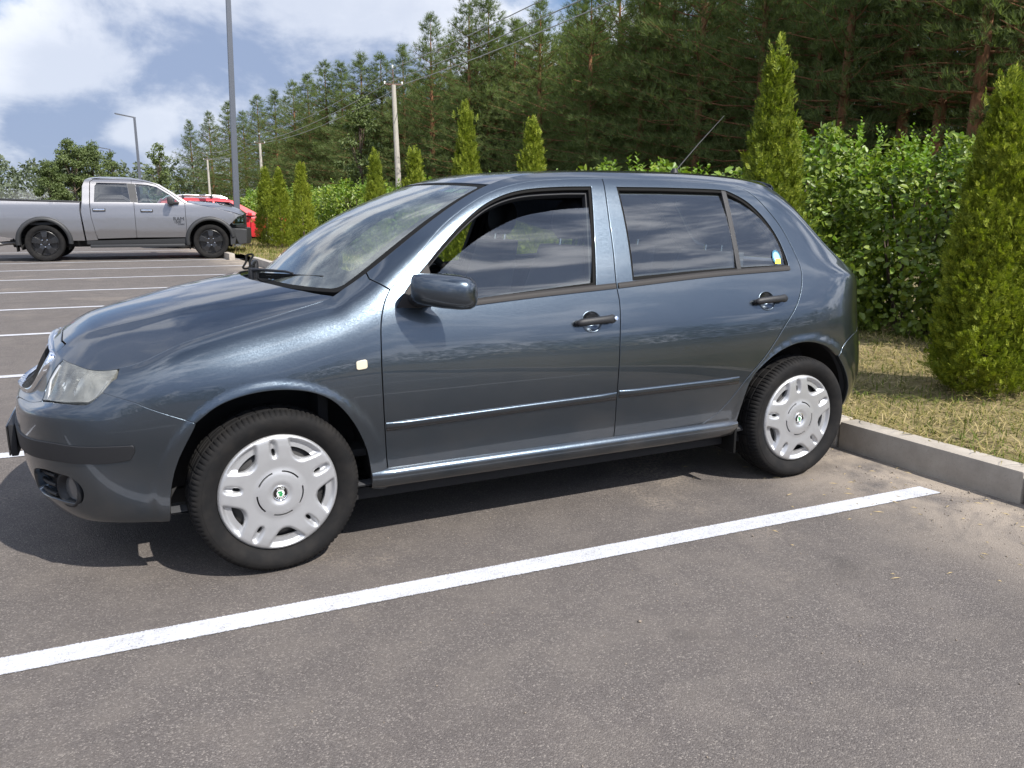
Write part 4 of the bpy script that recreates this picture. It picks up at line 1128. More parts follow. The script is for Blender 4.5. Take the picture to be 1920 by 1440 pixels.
# ================================================================== blue hatchback: wheels, wells, underside, cabin
simple('wheel_silver', (.43, .435, .445), .42, metal=.70, coat=0, vary=.12, bscale=120)
simple('steel_dark', (.035, .034, .034), .6, metal=.4)
simple('brake_grey', (.20, .19, .18), .5, metal=.7)
def _tyre(t, out):
    pos = t.n('ShaderNodeTexCoord').outputs['Object']
    nz = t.noise(pos, 18, 5, .6)
    col = t.mix(t.maprange(nz, .35, .7), C4(.0065, .0065, .007), C4(.013, .012, .0115))
    h = t.noise(pos, 420, 2, .5)
    return principled(t, Base_Color=col, Roughness=.8, Specular_IOR_Level=.2, Normal=t.n('ShaderNodeBump', ins={'Strength': .25, 'Distance': .001, 'Height': h}).outputs[0])
material('tyre_rubber', _tyre)
TR, CR = .298, .2126
def make_tyre(parent):
    """axis +z = outboard; local x/y in the wheel plane"""
    n = 384; w2 = .094
    prof = [(CR-.004, .060), (CR+.002, .072), (CR+.012, .082), (.242, .0925), (.258, .0955), (.266, .0945), (.2665, .0935), (.270, .0930), (.279, .089), (.286, .083), (.2915, .076),
            (.2945, .066), (.2965, .052), (.297, .050), (.2905, .0485), (.2905, .0415), (.2975, .040), (.298, .016), (.2915, .0145), (.2915, .0075), (.298, .006)]
    prof = prof+[(r, -z) for r, z in prof[::-1]]
    m = len(prof); V = []; F = []
    for k in range(n):
        a = 2*math.pi*k/n; notch = (k % 4) == 0; slot = (k % 12) == 0
        for j, (r, z) in enumerate(prof):
            rr = r
            if notch and abs(z) > .049 and r > .283: rr = r-.0045
            if notch and .0415 < abs(z) <= .049 and r > .283: rr = min(r, .2905)
            if slot and abs(z) < .041 and r > .29: rr = r-.004
            zb = z
            V.append((rr*math.cos(a), rr*math.sin(a), zb))
    for k in range(n):
        for j in range(m-1):
            F.append((k*m+j, ((k+1) % n)*m+j, ((k+1) % n)*m+j+1, k*m+j+1))
    me = MB().add(V, F)
    return me.build('tyre', 'tyre_rubber', parent, sharp=38)
def ell(cx, cy, a, b, rot, n=30, e=1.0):
    out = []
    for k in range(n):
        t = 2*math.pi*k/n; x = a*math.copysign(abs(math.cos(t))**e, math.cos(t)); y = b*math.copysign(abs(math.sin(t))**e, math.sin(t))
        out.append((cx+x*math.cos(rot)-y*math.sin(rot), cy+x*math.sin(rot)+y*math.cos(rot)))
    return np.array(out)
def make_cover(parent, phase):
    """five-fold trim: crescent ports, small slots, arc vents round the hub"""
    holes = []; dep = []
    for k in range(5):
        tb = rad(phase-36+72*k); ts = rad(phase+72*k)
        # crescent port: hole towards the hub, sloped ramp to the rim
        def crescent(r_in, r_out, half, n=16):
            o = []
            for t in np.linspace(-1, 1, n): o.append(((r_out-.004*t*t*2)*CR, tb+half*t))
            for t in np.linspace(1, -1, n)[1:-1]: o.append(((r_in+(r_out-r_in)*(abs(t)**2.6)*.92)*CR, tb+half*t))
            return np.array([(r*math.cos(a), r*math.sin(a)) for r, a in o])
        holes.append(crescent(.662, .800, rad(14.5)))
        dep.append((crescent(.605, .955, rad(21.0)), .018))
        holes.append(ell(.705*CR*math.cos(ts), .705*CR*math.sin(ts), .062*CR, .029*CR, ts, 20, .8))
        dep.append((ell(.770*CR*math.cos(ts), .770*CR*math.sin(ts), .165*CR, .078*CR, ts, 24, .8), .016))
        va = [rad(phase-36+72*k+d) for d in np.linspace(-24, 24, 14)]
        arc_ = [(.392*CR*math.cos(a), .392*CR*math.sin(a)) for a in va]+[(.366*CR*math.cos(a), .366*CR*math.sin(a)) for a in va[::-1]]
        holes.append(np.array(arc_))
    outer = np.array([(CR*.995*math.cos(a), CR*.995*math.sin(a)) for a in np.linspace(0, 2*math.pi, 120, endpoint=False)])
    hs = [h if area2(h) > 0 else h[::-1] for h in holes]
    V, F, loops = cdt_fill(outer, hs, .0052)
    r = np.hypot(V[:, 0], V[:, 1])/CR
    z = np.interp(r, [0, .12, .155, .185, .22, .33, .40, .45, .60, .80, .92, .965, .985, 1.0], [.016, .016, .0172, .0205, .0215, .0195, .0160, .0145, .0160, .0165, .0150, .0125, .0085, .002])
    for poly, d in dep:
        P2 = poly; seg = np.roll(P2, -1, 0)-P2; ins = inside(V, P2)
        I = np.where(ins)[0]
        for i in I:
            t = np.clip(((V[i]-P2)*seg).sum(1)/np.maximum(1e-12, (seg*seg).sum(1)), 0, 1); dist = np.sqrt((((P2+seg*t[:, None])-V[i])**2).sum(1).min())
            z[i] -= d*smoothstep(0, .0125, dist)
    P = np.stack([V[:, 0], V[:, 1], z], 1); VV = [P]; FF = [list(f) for f in F]; nv = len(P)
    for li, L in enumerate(loops):
        A = P[L]; n = len(L); B = A-np.array([0, 0, .012 if li else .02]); VV.append(A); VV.append(B)
        for i in range(n):
            j = (i+1) % n; FF.append([nv+i, nv+j, nv+n+j, nv+n+i] if li == 0 else [nv+j, nv+i, nv+n+i, nv+n+j])
        nv += 2*n
    P = np.concatenate(VV)
    for q, f in enumerate(FF[:len(F)]):
        g = np.cross(P[f[1]]-P[f[0]], P[f[2]]-P[f[0]])
        if g[2] < 0: FF[q] = f[::-1]
    o = mesh_obj('wheel_trim', P, FF, 'wheel_silver', parent)
    return o
def letters(txt, size, mat, parent, name, M, extr=.0006):
    cu = bpy.data.curves.new(name, 'FONT'); cu.body = txt; cu.size = size; cu.extrude = extr; cu.align_x = 'CENTER'; cu.align_y = 'CENTER'
    tmp = bpy.data.objects.new('tmp', cu); COL.objects.link(tmp); dg = bpy.context.evaluated_depsgraph_get()
    me = bpy.data.meshes.new_from_object(tmp.evaluated_get(dg)); bpy.data.objects.remove(tmp)
    me.transform(M); me.materials.clear(); me.materials.append(MATS[mat])
    return link(bpy.data.objects.new(name, me), parent)
def make_badge(parent):
    z = .0170
    b = MB().lathe([(.0005, z), (.0235, z), (.0255, z+.0022), (.0275, z+.0020), (.029, z-.001)], 40).build('hub_badge', 'chrome', parent, sharp=50)
    MB().lathe([(.0005, z+.0008), (.0235, z+.0008)], 40).build('badge_ring', 'badge_black', b)
    MB().lathe([(.0005, z+.0014), (.0135, z+.0014)], 32).build('badge_disc', 'badge_white', b)
    # winged arrow: shaft, three feathers, head with a small round eye
    A = MB(); h0, h1 = z+.0016, z+.0022
    A.prism([(-.0095, .0080), (.0040, .0080), (.0075, .0040), (.0045, .0022), (.0045, -.0010), (-.0085, .0035)], h0, h1)
    A.prism([(-.0060, -.0015), (.0060, .0010), (.0100, -.0010), (.0060, -.0042), (.0072, -.0085), (.0000, -.0115), (-.0062, -.0085), (-.0045, -.0045)], h0, h1)
    for k in range(3): A.prism([(-.0100+.0010*k, .0065-.0030*k), (-.0030, .0072-.0030*k), (-.0030, .0056-.0030*k), (-.0098+.0010*k, .0050-.0030*k)], h0, h1+.0002)
    A.build('badge_arrow', 'badge_green', b, smooth=False)
    for txt, a0, a1, flip in (('AUTO', 122, 58, 1), ('\u0160KODA', 222, 318, -1)):
        for i, ch in enumerate(txt):
            a = rad(a0+(a1-a0)*i/(len(txt)-1)); rr = .0185
            rot = a-math.pi/2 if flip > 0 else a+math.pi/2
            letters(ch, .0088, 'badge_white', b, 'badge_letter', Matrix.Translation((rr*math.cos(a), rr*math.sin(a), z+.0016)) @ Matrix.Rotation(rot, 4, 'Z'))
def wheel(x, y, side, steer, phase, badge):
    R = Matrix.Translation((x, y, TR)) @ Matrix.Rotation(steer, 4, 'Z') @ Matrix.Rotation(rad(90)*(1 if side < 0 else -1), 4, 'X')
    wh = empty('wheel', (0, 0, 0), 0, CAR); wh.matrix_local = R
    make_tyre(wh)
    rim = MB().lathe([(.205, .070), (.2085, .066), (.200, .050), (.196, .02), (.196, -.07), (.206, -.085)], 64).lathe([(.196, .030), (.165, .045), (.13, .058), (.09, .060), (.06, .052), (.0005, .052)], 48).build('steel_rim', 'steel_dark', wh, sharp=45)
    for k in range(10):
        a = 2*math.pi*k/10
        MB().lathe([(.0005, .004), (.012, .003), (.014, 0)], 14, Matrix.Translation((.145*math.cos(a), .145*math.sin(a), .053))).build('vent_hole', 'underbody', rim)
    cv = make_cover(wh, phase); cv.location = (0, 0, .068)
    if badge: make_badge(cv)
    # valve poking through a slot
    MB().tube([(.155*math.cos(rad(-41)), .155*math.sin(rad(-41)), .045), (.152*math.cos(rad(-41)), .152*math.sin(rad(-41)), .074)], .0045, 8).build('tyre_valve', 'brake_grey', wh)
    return wh
wheel(0, -.722, -1, .0824, 95, True)
wheel(2.452, -.724, -1, 0, 97, True)
wheel(0, .722, 1, .0824, 20, False)
wheel(2.452, .724, 1, 0, 50, False)

# ---- wheel wells: black liners behind each arch
for arch, yin, cx in ((A_F, .50, 0.0), (A_R, .52, 2.452)):
    A = crom(arch, .03); q = B2(A); Y = BELT.pos(q)[:, 1]
    for sd in (-1, 1):
        secs = []
        for (x, z), yo in zip(A, Y):
            k = 1.012; X = cx+(x-cx)*k; Z = .298+(z-.298)*k
            X2 = cx+(x-cx)*1.08; Z2 = .298+(z-.298)*1.07
            secs.append([(X, sd*(yo-.006), Z), (X, sd*(yo-.03), Z), (X2, sd*(yo-.08), Z2), (X2, sd*yin, Z2), (cx+(x-cx)*.05, sd*yin, .298+(z-.298)*.05)])
        MB().loft(secs, cap=False, closed=False).build('wheel_liner', 'underbody', CAR)
# mud flaps behind the rear and front tyres
for sd in (-1, 1):
    MB().box((2.075, sd*.715, .235), (.014, .16, .13), .004).build('mud_flap', 'rubber_black', CAR)
# ---- floor pan and inner shell behind the panel seams
MB().box((1.22, 0, .215), (2.0, 1.42, .05), .01).build('floor_pan', 'underbody', CAR)
MB().box((-.35, 0, .24), (.62, 1.02, .06), .01).build('engine_tray', 'underbody', CAR)
MB().box((2.70, 0, .29), (.72, 1.02, .06), .01).build('boot_floor', 'underbody', CAR)
MB().box((.20, 0, .55), (.04, 1.34, .62), .01).build('bulkhead', 'underbody', CAR)
MB().tube([(2.35, .3, .22), (2.9, .32, .24), (3.09, .33, .25)], [.05, .07, .022], 10).build('exhaust', 'brake_grey', CAR)
full_dom = np.concatenate([np.stack([np.linspace(.02, BELT.len-.02, 260), np.full(260, .16)], 1), np.stack([np.linspace(BELT.len-.02, .02, 260), np.full(260, 1.47)], 1)])
full_dom = np.concatenate([full_dom[:260], crom([full_dom[259], full_dom[260]], .03)[1:-1], full_dom[260:], crom([full_dom[-1], full_dom[0]], .03)[1:-1]])
hole_f = offset_poly(win_f, .020); hole_r = offset_poly(win_r, .020)
arch_f = B2(crom([(-.36, .19)]+A_F+[(.36, .19)], .02)); arch_r = B2(crom([(2.07, .22)]+A_R+[(2.79, .27)], .02))
hls = offset_poly(hl_dom, .002); gr_h = None
sxy = BELT.inv([(-.62, .70, .30)], 'xyz')
def clip_arch(a):
    a = a.copy(); a[:, 1] = np.maximum(a[:, 1], .175); return offset_poly(a, -.012)
inner_start = np.array([hl_dom[:, 0].max()+.03])[0]
dom2 = full_dom.copy(); dom2[:, 0] = np.maximum(dom2[:, 0], inner_start)
kk = np.concatenate([[True], np.linalg.norm(np.diff(dom2, axis=0), axis=1) > 1e-4]); dom2 = dom2[kk]
for sd in (-1, 1):
    surf_panel('inner_shell', BELT, dom2, 'interior_dark', CAR, holes=[hole_f, hole_r, clip_arch(arch_f), clip_arch(arch_r)], gap=0, holegap=0, cell=.06, off=-.024, depth=.03, sides=(sd,))
# nose backing behind bumper and lamps
for sd in (-1, 1):
    secs = []
    for s in np.linspace(0, inner_start+.05, 24):
        qq = np.stack([np.full(8, s), np.linspace(.18, 1.42, 8)], 1); P = BELT.pos(qq)-BELT.nor(qq)*.085
        secs.append([(p[0], sd*p[1], p[2]) for p in P])
    MB().loft(secs, cap=False, closed=False).build('nose_backing', 'underbody', CAR)

# ---- cabin
def seat(x, y, w=.50, rear=False):
    s = empty('seat', (0, 0, 0), 0, CAR)
    MB().box((x, y, .50), (.50, w, .16), .05).build('cushion', 'seat_fabric', s)
    secs = []
    H = .60 if not rear else .56
    for t in np.linspace(0, 1, 10):
        ww = w*(.98-.22*t**3)/2; c = Vector((x+.24+t*.17, y, .52+t*H)); th = .075-.025*t
        ring_ = []
        for k in range(20):
            a = 2*math.pi*k/20; cx, sy = math.cos(a), math.sin(a)
            ring_.append((c.x+math.copysign(abs(cx)**.6, cx)*th, c.y+math.copysign(abs(sy)**.5, sy)*ww, c.z))
        secs.append(ring_)
    MB().loft(secs).build('backrest', 'seat_fabric', s, sharp=60)
    hx, hz = x+.24+.17+.015, .52+H+.115
    heads = [y] if not rear else [y]
    for hy in heads:
        secs = []
        for t in np.linspace(0, 1, 9):
            e = math.sin(math.pi*(t*.86+.07))**.45; ring_ = []
            for k in range(18):
                a = 2*math.pi*k/18; cx, sy = math.cos(a), math.sin(a)
                ring_.append((hx+t*.02+math.copysign(abs(cx)**.6, cx)*.045*e, hy+math.copysign(abs(sy)**.6, sy)*.135*e*(1-.12*t), hz-.085+t*.17))
            secs.append(ring_)
        MB().loft(secs).build('headrest', 'seat_fabric', s, sharp=70)
        for d in (-.06, .06): MB().tube([(hx, hy+d, hz-.06), (hx-.01, hy+d, hz-.16)], .007, 8).build('headrest_post', 'chrome', s)
seat(.98, -.36); seat(.98, .36)
seat(1.82, -.36, .56, True); seat(1.82, .36, .56, True)
# dashboard, wheel, door cards, lining
secs = []
for y in np.linspace(-.70, .70, 21):
    b = .035*math.exp(-((y+.36)/.16)**2)
    secs.append([(.30, y, .90), (.42, y, .975), (.55, y, .985+b), (.66, y, .95+b), (.70, y, .88), (.68, y, .70), (.60, y, .55), (.32, y, .55)])
MB().loft(secs).build('dashboard', 'interior_dark', CAR, sharp=60)
Ms = Matrix.Translation((.83, -.36, .905)) @ Matrix.Rotation(rad(66), 4, 'Y') @ Matrix.Rotation(0, 4, 'Z')
sw = MB()
sw.tube([Ms @ Vector((.185*math.cos(a), .185*math.sin(a), 0)) for a in np.linspace(0, 2*math.pi, 41)], .015, 10, cap=False)
sw = sw.build('steering_wheel', 'rubber_black', CAR)
MB().lathe([(.0005, .03), (.06, .026), (.075, 0), (.06, -.03), (.03, -.12)], 24, Ms).build('wheel_hub', 'interior_dark', sw)
for a in (0, 110, 250): MB().tube([Ms @ Vector((.05*math.cos(rad(a)), .05*math.sin(rad(a)), .005)), Ms @ Vector((.178*math.cos(rad(a)), .178*math.sin(rad(a)), 0))], .014, 8).build('spoke', 'interior_dark', sw)
MB().box((.66, 0, 1.27), (.03, .22, .065), .012).build('rear_view_mirror', 'black_trim', CAR)
for sy in (-.27, .27): MB().box((.97, sy, 1.362), (.20, .34, .012), .005, R=Matrix.Rotation(rad(-8), 3, 'Y')).build('sun_visor', 'interior_grey', CAR)
surf_panel('head_lining', ROOF, rect(.585, .02, 1.58, .02), 'interior_grey', CAR, gap=0, cell=.10, edge=False, off=-.03, sides=(1,))
MB().box((2.62, 0, .90), (.52, 1.16, .02), .005).build('parcel_shelf', 'interior_dark', CAR)
MB().box((1.2, 0, .36), (1.9, 1.30, .03), .005).build('carpet', 'interior_dark', CAR)
for sd in (-1, 1): # B pillar trim and seat belt
    MB().tube([(1.405, sd*.675, .92), (1.43, sd*.60, 1.15), (1.45, sd*.505, 1.36)], [.045, .042, .04], 8).build('pillar_trim', 'interior_grey', CAR)
    MB().tube([(1.36, sd*.64, .60), (1.385, sd*.615, .95), (1.41, sd*.56, 1.20)], [.012, .012, .012], 6).build('seat_belt', 'black_trim', CAR)
# ================================================================== silver crew-cab pickup and red car behind it
def _silver(t, out):
    pos = t.n('ShaderNodeTexCoord').outputs['Object']
    return principled(t, Base_Color=C4(.27, .265, .27), Metallic=.85, Roughness=.34, Coat_Weight=1.0, Coat_Roughness=.03)
material('silver_paint', _silver)
def _red(t, out): return principled(t, Base_Color=C4(.48, .018, .028), Metallic=.1, Roughness=.4, Coat_Weight=1.0, Coat_Roughness=.03)
material('red_paint', _red)
simple('flare_black', (.020, .021, .023), .55)
simple('alloy_black', (.010, .010, .011), .32, coat=.4)
simple('alloy_silver', (.62, .63, .65), .3, metal=.7)
simple('lamp_glass', (.70, .72, .74), .3)
simple('amber', (.55, .16, .02), .25, coat=.5)
glass_mat('tinted_glass', (.16, .17, .20)); glass_mat('clear_glass', (.62, .72, .70))
class SideSurf:
    """vehicle flank given by half-width over height; domain is (x, z) in metres"""
    def __init__(self, zs, ws, nose=None): self.zs, self.ws, self.nose = zs, ws, nose
    def pos(self, q):
        w = pchip(self.zs, self.ws, np.clip(q[:, 1], self.zs[0], self.zs[-1]))
        if self.nose is not None: w = w-self.nose(q[:, 0], q[:, 1])
        return np.stack([q[:, 0], w, q[:, 1]], 1)
    def nor(self, q):
        e = 1e-2; a = self.pos(q+[e, 0])-self.pos(q-[e, 0]); b = self.pos(q+[0, e])-self.pos(q-[0, e]); n = np.cross(b, a); n = n/np.linalg.norm(n, axis=1)[:, None]
        return np.where(n[:, 1:2] < 0, -n, n)
def poly_path(pts, step=.05): return np.concatenate([crom([pts[i], pts[(i+1) % len(pts)]], step)[:-1] for i in range(len(pts))])
def arcpts(cx, cz, r, a0, a1, n=22): return [(cx+r*math.cos(rad(a)), cz+r*math.sin(rad(a))) for a in np.linspace(a0, a1, n)]
def alloy_wheel(par, x, y, z, R, rim_r, side, spokes, mat, width=.26):
    M = Matrix.Translation((x, y, z)) @ Matrix.Rotation(rad(90)*(1 if side < 0 else -1), 4, 'X')
    wh = empty('wheel', (0, 0, 0), 0, par); wh.matrix_local = M; h = width/2
    pr = [(rim_r, h*.72), (rim_r+.02, h*.9), (rim_r+(R-rim_r)*.5, h*1.02), (R*.955, h*.93), (R*.985, h*.74), (R, h*.5), (R, -h*.5), (R*.985, -h*.74), (R*.955, -h*.93), (rim_r+.02, -h*.9), (rim_r, -h*.72)]
    MB().lathe(pr, 64).build('tyre', 'tyre_rubber', wh, sharp=40)
    rim = MB().lathe([(rim_r, h*.72), (rim_r*.965, h*.76), (rim_r*.93, h*.6), (rim_r*.90, 0), (rim_r*.9, -h*.6)], 56).lathe([(rim_r*.9, -h*.1), (.05, -h*.1), (.0005, -h*.1)], 40).build('rim', mat, wh, sharp=40)
    for k in range(spokes):
        a = 2*math.pi*k/spokes+math.pi/2; c, s = math.cos(a), math.sin(a)
        def P(r, w, zz): return [Vector((r*c-w*s*q, r*s+w*c*q, zz-d)) for q, d in ((-1, .0), (1, .0), (.75, .05), (-.75, .05))]
        MB().loft([P(.05, .050, h*.62), P(rim_r*.5, .048, h*.70), P(rim_r*.94, .074, h*.64)]).build('spoke', mat, rim, smooth=False, bevel=.006)
        MB().lathe([(.0005, .02), (.012, .018), (.013, 0)], 10, Matrix.Translation((.085*math.cos(a+.63), .085*math.sin(a+.63), h*.60))).build('lug_nut', 'chrome', rim)
    MB().lathe([(.0005, h*.74), (.045, h*.72), (.06, h*.6), (.06, 0)], 24).build('hub_cap', mat, rim)
    return wh
TRUCK = empty('pickup_truck', (-1.885, 17.78+1.0, -.0), math.atan(-.075))
tag(TRUCK, 'silver crew-cab pickup with black fender flares and black wheels', 'pickup truck', None)
ts = SideSurf([.25, .45, .62, .70, .95, 1.15, 1.30, 1.36, 1.60, 1.80, 1.90], [.93, .965, .985, .995, .990, .975, .955, .93, .845, .765, .66],
              lambda x, z: .30*smoothstep(3.95, 4.75, x)**2)
def tp_(name, pts, mat='silver_paint', par=None, holes=(), **kw):
    return surf_panel(name, ts, poly_path(pts), mat, par or TRUCK, holes=[poly_path(h) for h in holes], cell=.07, gap=kw.pop('gap', .006), depth=.04, **kw)
bedsurf_top = [(-1.24, 1.405), (-.4, 1.39), (.40, 1.352), (.795, 1.338)]
tp_('bed_side', [(-1.24, .64)]+bedsurf_top+[(.775, 1.14), (.83, .46), (.57, .46)]+arcpts(0, .43, .565, 5, 178)+[(-.60, .52)])
tp_('cab_corner', [(.835, 1.36), (.86, 1.70), (.92, 1.85), (1.05, 1.885), (1.10, 1.86), (1.02, 1.80), (.99, 1.34), (1.00, 1.0), (1.07, .60), (1.10, .47), (.855, .46), (.80, 1.12)])
w2 = [(1.09, 1.345), (1.125, 1.70), (1.17, 1.775), (1.80, 1.768), (1.845, 1.345)]
w1 = [(2.015, 1.33), (1.985, 1.758), (2.25, 1.74), (2.44, 1.69), (2.70, 1.52), (2.93, 1.325)]
RD = tp_('rear_door', [(1.00, 1.34), (1.03, 1.80), (1.10, 1.855), (1.90, 1.850), (1.925, 1.30), (1.925, .52), (1.10, .50), (1.07, .60), (1.00, 1.0)], holes=[w2])
FD = tp_('front_door', [(1.925, 1.30), (1.90, 1.850), (2.15, 1.82), (2.42, 1.755), (2.72, 1.56), (3.035, 1.315), (3.035, .52), (1.925, .52)], holes=[w1])
tp_('a_pillar', [(1.10, 1.862), (1.6, 1.895), (1.95, 1.888), (2.22, 1.850), (2.50, 1.760), (2.78, 1.580), (3.11, 1.345), (3.035, 1.322), (2.72, 1.567), (2.42, 1.762), (2.15, 1.828), (1.90, 1.857)], gap=.003)
tp_('front_fender', [(3.035, 1.315), (3.11, 1.345), (3.45, 1.262), (3.80, 1.19), (4.10, 1.105), (4.34, 1.035), (4.22, 1.0), (4.07, .86)]+arcpts(3.57, .43, .565, 40, 175)+[(3.01, .50), (3.035, .56)])
tp_('rocker', [(.855, .455), (3.03, .495), (3.03, .37), (.855, .37)], 'flare_black')
for pr, wn, gm in ((RD, w2, 'tinted_glass'), (FD, w1, 'clear_glass')):
    for sd, d in zip((-1, 1), pr):
        surf_panel('window_pane', ts, offset_poly(poly_path(wn), .0), gm, d, gap=-.01, cell=.15, edge=False, off=-.02, sides=(sd,))
for sd, d in zip((-1, 1), FD): # black pillar cover between the panes
    surf_panel('pillar_cover', ts, poly_path([(1.855, 1.345), (1.81, 1.77), (1.975, 1.76), (2.005, 1.335)]), 'flare_black', d, gap=0, off=.003, cell=.1, sides=(sd,))
# flares, flaps
for cx in (0, 3.57):
    for sd in (-1, 1):
        secs = []
        for a in np.linspace(-4 if cx == 0 else 10, 186 if cx == 0 else 190, 40):
            ca, sa = math.cos(rad(a)), math.sin(rad(a)); row = []
            for r, o in ((.585, .0), (.575, .030), (.545, .050), (.50, .052), (.488, .035), (.485, -.10)):
                x, z = cx+r*ca, .43+r*sa*1.0; w = float(ts.pos(np.array([[x, max(.30, z)]]))[0, 1]); row.append((x, sd*(w+o), z))
            secs.append(row)
        MB().loft(secs, cap=False, closed=False).build('fender_flare', 'flare_black', TRUCK, sharp=60)
        ml = []
        for a in np.linspace(-20, 200, 24):
            ml.append([(cx+.50*math.cos(rad(a)), sd*.95, .43+.50*math.sin(rad(a))), (cx+.52*math.cos(rad(a)), sd*.55, .43+.52*math.sin(rad(a))), (cx+.02*math.cos(rad(a)), sd*.55, .43+.02*math.sin(rad(a)))])
        MB().loft(ml, cap=False, closed=False).build('wheel_liner', 'underbody', TRUCK)
        MB().box((cx-.49 if cx else cx-.56, sd*.86, .40), (.03, .24, .34), .01).build('mud_flap', 'rubber_black', TRUCK)
        alloy_wheel(TRUCK, cx, sd*.865, .412, .412, .285, sd, 5, 'alloy_black')
# hood, screen, roof, bed box
def tpatch(rows, L):
    """rows: (x_c, z_c, x_s, y_s, z_s) along v"""
    A = np.array(rows); k = np.linspace(0, 1, len(A))
    def fn(u, v):
        t = np.clip(v/L, 0, 1); r = np.stack([pchip(k, A[:, i], t) for i in range(5)], 1); q = u; g = np.abs(q)**2.4
        return np.stack([r[:, 0]+(r[:, 2]-r[:, 0])*g, r[:, 3]*q, r[:, 1]+(r[:, 4]-r[:, 1])*g], 1)
    return Patch(fn)
def full_dom_(L): return poly_path([(-1, 0), (1, 0), (1, L), (-1, L)], .12)
hoodT = tpatch([(4.46, 1.08, 4.33, .72, 1.04), (4.36, 1.17, 4.22, .80, 1.085), (4.05, 1.285, 3.95, .87, 1.155), (3.60, 1.350, 3.55, .90, 1.245), (3.10, 1.385, 3.13, .90, 1.345)], 1.4)
surf_panel('hood', hoodT, full_dom_(1.4), 'silver_paint', TRUCK, cell=.1, gap=0, sides=(1,), edge=False)
for sd in (-1, 1): MB().box((3.98, sd*.40, 1.272), (.30, .10, .03), .01, R=Matrix.Rotation(rad(12), 3, 'Y')).build('hood_scoop', 'flare_black', TRUCK)
scr = tpatch([(3.02, 1.40, 3.10, .88, 1.355), (2.70, 1.60, 2.80, .82, 1.565), (2.32, 1.80, 2.46, .74, 1.765), (2.15, 1.865, 2.26, .70, 1.835)], 1.0)
surf_panel('windscreen', scr, full_dom_(1.0), 'clear_glass', TRUCK, cell=.12, gap=0, sides=(1,), edge=False)
rf = tpatch([(2.14, 1.868, 2.25, .70, 1.838), (1.8, 1.925, 1.85, .68, 1.885), (1.3, 1.935, 1.3, .67, 1.888), (.98, 1.905, 1.0, .68, 1.870), (.90, 1.86, .90, .70, 1.82)], 1.4)
surf_panel('roof', rf, full_dom_(1.4), 'silver_paint', TRUCK, cell=.12, gap=0, sides=(1,), edge=False)
cb = tpatch([(.90, 1.86, .90, .70, 1.82), (.86, 1.55, .85, .85, 1.55), (.83, 1.2, .83, .95, 1.2)], .8)
surf_panel('cab_back', cb, full_dom_(.8), 'silver_paint', TRUCK, cell=.15, gap=0, sides=(1,), edge=False)
MB().box((-.22, 0, .85), (2.0, 1.80, .06), .01).build('bed_floor', 'flare_black', TRUCK)
for sd in (-1, 1): MB().box((-.22, sd*.90, 1.372), (2.04, .10, .04), .012, R=Matrix.Rotation(rad(1.9), 3, 'Y')).build('bed_rail', 'flare_black', TRUCK)
MB().box((-1.21, 0, 1.02), (.06, 1.80, .74), .02).build('tailgate', 'silver_paint', TRUCK)
MB().box((-1.30, 0, .66), (.22, 1.92, .26), .04).build('rear_bumper', 'flare_black', TRUCK)
for sd in (-1, 1):
    MB().box((-1.20, sd*.955, 1.05), (.10, .07, .40), .02).build('tail_lamp', 'tail_red', TRUCK)
    MB().tube([(-.60, sd*.72, .42), (-.78, sd*.76, .42), (-.98, sd*.84, .395)], [.045, .045, .05], 12).build('exhaust_tip', 'brake_grey', TRUCK)
# nose: headlamp, grille, bumper
def extr(name, pts, y0, y1, mat, par=None, bevel=.01):
    return MB().prism(pts, y0, y1, Matrix(((1, 0, 0, 0), (0, 0, 1, 0), (0, 1, 0, 0), (0, 0, 0, 1)))).build(name, mat, par or TRUCK, smooth=False, bevel=bevel)
for sd in (-1, 1):
    hl = surf_panel('headlamp', ts, poly_path([(4.075, .855), (4.225, 1.0), (4.37, 1.035), (4.395, .82), (4.09, .815)], .04), 'clear_glass', TRUCK, gap=.002, cell=.06, sides=(sd,))[0]
    surf_panel('lamp_bowl', ts, poly_path([(4.08, .855), (4.225, .995), (4.37, 1.03), (4.39, .825), (4.09, .82)], .04), 'flare_black', hl, gap=0, cell=.1, off=-.05, edge=False, sides=(sd,))
    surf_panel('side_marker', ts, poly_path([(4.085, .86), (4.15, .925), (4.15, .845), (4.09, .84)], .04), 'amber', hl, gap=0, cell=.1, off=-.02, edge=False, sides=(sd,))
    for (x, z, r) in ((4.24, .94, .05), (4.33, .93, .045)):
        w_ = float(ts.pos(np.array([[x, z]]))[0, 1]); M = Matrix.Translation((x, sd*(w_-.01), z)) @ Vector((.55, sd*.83, 0)).to_track_quat('Z', 'Y').to_matrix().to_4x4()
        MB().lathe([(r, 0), (r*.7, -.02), (.0005, -.03)], 20, M).build('lamp_reflector', 'lamp_reflector', hl)
    surf_panel('light_strip', ts, poly_path([(4.10, .835), (4.37, .845), (4.375, .828), (4.10, .820)], .04), 'lamp_glass', hl, gap=0, cell=.1, off=-.012, edge=False, sides=(sd,))
MB().loft([[(4.47-.30*smoothstep(.2, .75, abs(y)), y, z) for z in (.74, .80, 1.0, 1.08)]+[(4.30-.30*smoothstep(.2, .75, abs(y)), y, z) for z in (1.08, .74)] for y in np.linspace(-.76, .76, 15)]).build('grille', 'flare_black', TRUCK)
MB().loft([[(4.56-.42*smoothstep(.3, .99, abs(y))**1.5, y, z) if k else (4.53-.42*smoothstep(.3, .99, abs(y))**1.5, y, z) for k, z in ((1, .72), (1, .66), (1, .45), (0, .34))]+[(4.02, y, .33), (4.02, y, .74)] for y in np.linspace(-.99, .99, 23)]).build('front_bumper', 'flare_black', TRUCK, sharp=40)
